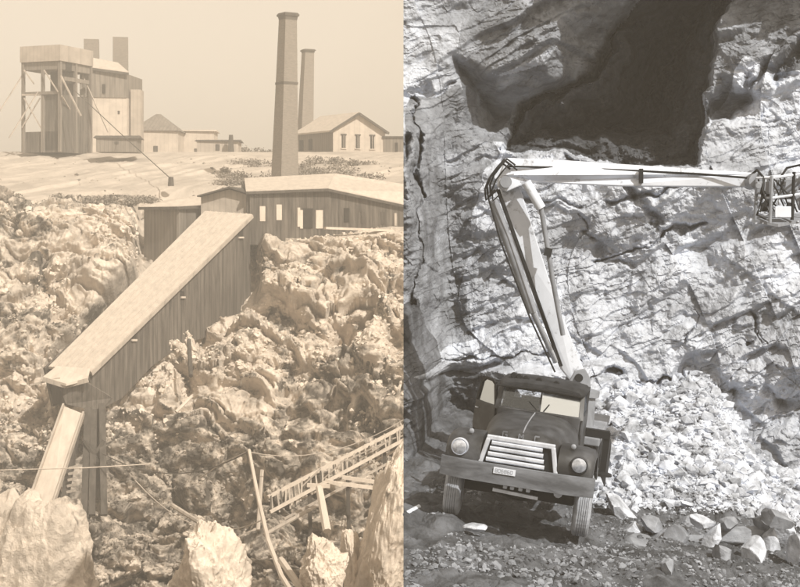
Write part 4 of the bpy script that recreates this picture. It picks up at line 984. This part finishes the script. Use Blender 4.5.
m_ = TC(); m_.lathe((CXF-.38, .38, 1.58), (-.75, 0, .6), [(.20, -.012), (.215, 0), (.20, .012), (.185, 0), (.20, -.012)], 22); m_.build('steering_wheel', mBlack, truck)
m_ = TC(); m_.box((CXF-.62, .0, 1.93), (.3, .01, .01)); 
m_ = TC(); m_.add([(CXF-.2, .865, 1.64), (CXR+.1, .865, 1.64), (CXR+.12, .82, 2.07), (CXF-.24, .82, 2.07)], [(0, 1, 2, 3)]); m_.build('side_window', mGlass, truck)
# open door: swung forward on the near side, hinge at the front pillar
hd = Matrix.Translation(Vector((CXF-.05, -.87, 0))) @ Matrix.Rotation(R(-50), 4, 'Z')
def D_(): return MB(TM @ CS @ hd)
m_ = D_(); m_.slab([(0, -.03, .95), (0, -.80, .98), (0, -.84, 1.1), (0, -.80, 1.60), (0, -.03, 1.62)], (-.06, 0, 0)); door = m_.build('door', mPaint, truck, bevel=.015)
m_ = D_()
for a, b in (((-.03, -.05, 1.60), (-.03, -.16, 2.06)), ((-.03, -.16, 2.06), (-.03, -.27, 2.12)), ((-.03, -.27, 2.12), (-.03, -.55, 2.12)), ((-.03, -.55, 2.12), (-.03, -.66, 2.04)), ((-.03, -.66, 2.04), (-.03, -.78, 1.58))): m_.beam(a, b, .05, .06)
m_.build('window_frame', mBlack, door)
m_ = D_(); m_.add([(-.03, -.08, 1.61), (-.03, -.75, 1.61), (-.03, -.63, 2.05), (-.03, -.5, 2.1), (-.03, -.3, 2.1), (-.03, -.18, 2.04)], [(0, 1, 2, 3, 4, 5)]); m_.build('window_pane', mScreen, door)
m_ = D_(); m_.tube([(.03, -.62, 1.45), (.05, -.70, 1.45)], .015, 6); m_.build('handle', mChrome, door)
m_ = TC(); m_.box(((CXF+CXR)/2, -1.0, .66), (1.0, .26, .05)); m_.box(((CXF+CXR)/2, 1.0, .66), (1.0, .26, .05)); m_.build('running_board', mBlack, truck)
# bed, turret, outriggers
m_ = T(); m_.box((-4.3, 0, .98), (3.4, 2.1, .14)); m_.build('flatbed', mGreyM, truck, bevel=.02)
m_ = T(); m_.box((-4.3, 0, .86), (3.3, 1.0, .12)); m_.build('subframe', mBlack, truck)
m_ = T(); m_.lathe((-3.3, .55, 1.05), (0, 0, 1), [(.42, 0), (.42, .1), (.33, .12), (.30, .62), (.36, .64), (.36, .74)], 20); m_.build('turret', mGreyM, truck, smooth=True)
for s in (-1, 1):
    m_ = T(); m_.beam((-2.75, s*.5, 1.12), (-2.75, s*1.20, 1.12), .14, .14); m_.beam((-2.75, s*1.16, 1.16), (-2.75, s*1.16, .45), .11); m_.lathe((-2.75, s*1.16, .40), (0, 0, 1), [(.17, 0), (.17, .04), (.05, .08)], 12); m_.build('outrigger', mBlack, truck)
m_ = T(); m_.box((-3.1, -.65, 1.22), (.6, .6, .34)); m_.build('tool_box', mGreyM, truck, bevel=.02)
# ---- boom (world positions)
bp0 = W(579, 376, 26.0); el = W(503, 183, 25.6)
bax = (el-bp0).normalized(); side = bax.cross(Vector((0, 1, 0))).normalized()
if side.x < 0: side = -side
for s in (-1, 1):
    o3 = Vector((0, s*.24, 0)); m_ = MB(); m_.slab([W(*p, 26.0)+o3 for p in ((566, 398), (590, 400), (588, 376), (583, 367), (573, 369), (567, 380))], (0, .06*s, 0))
    br = m_.build('boom_bracket', mGreyM, truck, bevel=.015)
m_ = MB(); m_.lathe(W(579, 378, 25.65), (0, 1, 0), [(.07, 0), (.07, .72)], 16); m_.build('pivot_pin', mBlack, br)
m_ = MB(); m_.slab([W(498, 178, 25.6), W(519, 184, 25.6), W(556, 300, 25.8), W(585, 372, 26), W(573, 384, 26), W(562, 370, 26), W(514, 240, 25.7)], (0, .34, 0)); lb = m_.build('lower_boom', mBoom, truck, bevel=.02)
m_ = MB(); a = W(498, 190, 25.5); b = W(561, 366, 25.9)
m_.beam(a+side*.0, b, .03, .06); m_.build('boom_rib', mBlack, lb)
for q in (.15, .4, .65, .88):
    c = a.lerp(b, q)+side*.16; m_ = MB(); m_.beam(c-side*.17+Vector((0, -.03, 0)), c+side*.12+Vector((0, -.03, 0)), .03, .05)
# cylinder along the lower boom (left side): grey barrel and bright rod
c0, c1, c2 = W(493, 200, 25.5), W(533, 312, 25.7), W(556, 362, 25.9)
m_ = MB(); m_.tube([c0, c1], .085, 12); cy = m_.build('lift_cylinder', mGreyM, truck, smooth=True)
m_ = MB(); m_.tube([c1, c2], .05, 10); m_.build('piston_rod', mSteel, cy, smooth=True)
m_ = MB(); m_.tube([W(488, 197, 25.3), W(500, 240, 25.35), W(530, 318, 25.5), W(555, 372, 25.8)], .015, 6); m_.build('hydraulic_hose', mBlack, truck)
m_ = MB(); m_.tube([W(499, 195, 25.3), W(512, 232, 25.4), W(545, 318, 25.5), W(562, 366, 25.8)], .011, 6); m_.build('hydraulic_hose', mBlack, truck)
# elbow hose loops
for dx, dy, r_ in ((0, 0, .020), (3, -1, .016), (-2, 3, .018), (5, 4, .014)):
    m_ = MB(); m_.tube([W(512+dx, 166+dy, 25.3), W(504+dx, 160+dy, 25.2), W(497+dx, 168+dy, 25.15), W(491+dx, 176+dy, 25.15), W(487+dx, 186+dy, 25.2), W(488+dx, 197+dy, 25.3), W(495+dx, 190+dy, 25.3)], r_, 7); m_.build('elbow_hose', mBlack, truck)
# upper boom
UY = 25.4
rsb = np.random.RandomState(3)
m_ = MB(); m_.slab([W(506, 158, UY), W(560, 160, UY), W(757, 173, 24.6), W(757, 187, 24.6), W(620, 186, 25.0), W(540, 182, UY), W(520, 186, UY), W(506, 192, UY), W(498, 186, UY), W(500, 175, UY)], (0, .3, 0)); ub = m_.build('upper_boom', mBoom, truck, bevel=.02)
m_ = MB(); m_.tube([W(508, 166.5, UY-.05), W(560, 167.5, UY-.06), W(640, 171, 25.1-.1), W(700, 174, 24.85-.1), W(748, 178, 24.5)], .02, 6); m_.build('boom_hose', mBlack, ub)
m_ = MB(); m_.box(W(641, 176, 24.9), (.06, .1, .24)); m_.build('hose_clamp', mBlack, ub)
m_ = MB(); m_.lathe(W(506, 182, UY-.12), (0, 1, 0), [(.10, 0), (.10, .6)], 16); m_.build('elbow_pin', mGreyM, truck, smooth=True)
# knuckle cylinder
m_ = MB(); m_.tube([W(526, 182, 25.3), W(541, 208, 25.35)], .085, 12); kc = m_.build('knuckle_cylinder', mBoom, truck, smooth=True)
m_ = MB(); m_.tube([W(541, 208, 25.35), W(548, 250, 25.4), W(553, 282, 25.45), W(563, 335, 25.6)], .042, 10); m_.build('piston_rod', mGreyM, kc, smooth=True)
m_ = MB(); m_.beam(W(549, 248, 25.38), W(547, 256, 25.38), .12, .12); m_.build('collar', mBlack, kc)
# work basket
BY = 24.5
bk = T(); bk = MB()
bk.slab([W(752, 222, BY-.3), W(778, 227, BY-.5), W(812, 221, BY-.3), W(812, 216, BY+.5), W(775, 216, BY+.6)], (0, 0, .05)); flo = bk.build('basket_floor', mGreyM, truck)
m_ = MB()
for k in range(7): m_.beam(W(756+k*7, 223.4-.3*k, BY-.42), W(762+k*7, 219, BY+.4), .025, .02)
m_.build('floor_slat', mBoom, flo)
for px, y0, y1, dy in ((757, 178, 221, -.3), (772, 176, 223, -.5), (794, 172, 220, -.45), (806, 170, 218, -.3), (770, 176, 214, .55), (795, 172, 214, .5)):
    m_ = MB(); m_.tube([W(px, y0, BY+dy), W(px-2, y1, BY+dy)], .028, 7); m_.build('basket_post', mGreyM if px != 794 else mBlack, truck)
for rw_ in (0, 20):
    m_ = MB(); m_.tube([W(757, 178+rw_, BY-.3), W(772, 178+rw_, BY-.5), W(794, 175+rw_, BY-.45), W(806, 173+rw_, BY-.3), W(795, 174+rw_, BY+.5), W(770, 177+rw_, BY+.55), W(757, 178+rw_, BY-.3)], .022, 6); m_.build('basket_rail', mBoom, truck)
m_ = MB(); m_.box(W(783, 212, BY-.5), (.26, .03, .18)); m_.build('basket_panel', mBoom, truck, bevel=.01)
m_ = MB(); m_.box(W(762, 188, BY-.35), (.2, .16, .2)); m_.lathe(W(758, 186, BY-.5), (0, -1, 0), [(.05, 0), (.05, .04)], 10); m_.build('control_box', mGreyM, truck, bevel=.01)
m_ = MB(); m_.tube([W(748, 178, BY), W(757, 170, BY-.1), (W(764, 178, BY-.4)), W(762, 198, BY-.5), W(757, 215, BY-.45), W(766, 219, BY-.45)], .022, 6); m_.tube([W(762, 188, BY-.5), W(766, 200, BY-.55), W(760, 212, BY-.55)], .018, 6); m_.build('basket_hose', mBlack, truck)
m_ = MB(); m_.tube([W(800, 190, BY-.4), W(806, 178, BY-.4), W(800, 165, BY-.2), W(787, 168, BY), W(780, 178, BY-.3)], .02, 6); m_.build('basket_hose', mBlack, truck)
m_ = MB(); m_.lathe(W(757, 181, BY-.2), (0, 1, 0), [(.13, 0), (.13, .5)], 16); m_.build('wrist_joint', mGreyM, truck, smooth=True)
m_ = MB(); m_.box(W(789, 189, BY+.2), (.22, .3, .34)); m_.build('drill_housing', mGreyM, truck, bevel=.02)

for k, (px, py, dx, dz_, w_) in enumerate(((760, 182, .10, .12, .1), (768, 200, .08, .2, .09), (776, 196, .05, .3, .05), (781, 183, .14, .09, .08), (790, 208, .12, .16, .1), (770, 212, .16, .10, .1), (798, 200, .07, .34, .07), (764, 207, .09, .14, .07))):
    m_ = MB(); m_.box(W(px, py, BY-.1-.05*(k % 4)), (dx, w_, dz_), Matrix.Rotation(R(rsb.uniform(-25, 25)), 3, 'Y')); m_.build('valve_block', (mGreyM, mBlack, mBoom)[k % 3], truck, bevel=.008)
for k in range(6):
    x0, x1 = rsb.uniform(756, 800, 2); m_ = MB(); m_.tube([W(x0, 178, BY-.3), W((x0+x1)/2+rsb.uniform(-6, 6), 192+rsb.uniform(-4, 10), BY-.45), W(x1, 212, BY-.3)], .014, 5); m_.build('basket_hose', mBlack, truck)
m_ = MB(); m_.tube([W(775, 199, BY-.1), W(806, 176, BY-.25)], .05, 10); m_.build('drill_feed', mGreyM, truck, smooth=True)
# ------------------------------------------------------------------ haze
hz_ = MB(); hz_.box((0, 330, 9), (700, 760, 66)); ho = hz_.build('haze', mLrock, None)
hm = bpy.data.materials.new('haze_air'); hm.use_nodes = True; hn = hm.node_tree.nodes; hn.clear()
ho_out = hn.new('ShaderNodeOutputMaterial'); pv = hn.new('ShaderNodeVolumePrincipled')
pv.inputs['Color'].default_value = (0.92, 0.85, 0.755, 1); pv.inputs['Density'].default_value = HAZE_DENSITY; pv.inputs['Anisotropy'].default_value = 0.0
hm.node_tree.links.new(pv.outputs[0], ho_out.inputs['Volume'])
ho.data.materials.clear(); ho.data.materials.append(hm); tag(ho, kind='stuff')

GR = {'stone_block': 'loose blocks at the foot of the rubble', 'brick_chimney': 'brick chimneys on the plateau', 'smoke_stack': 'wide smokestacks behind the hoist building', 'rock_outcrop': 'foreground rocks of the old quarry', 'bush': 'bushes on the skyline',
      'low_store': 'low stores on the plateau', 'timber_pole': 'loose timber poles in the pit'}
for o in COL.objects:
    if o.parent is None and o.name.split('.')[0] in GR: o['group'] = GR[o.name.split('.')[0]]
for o in ROOTS:
    if '_m' in o: del o['_m']
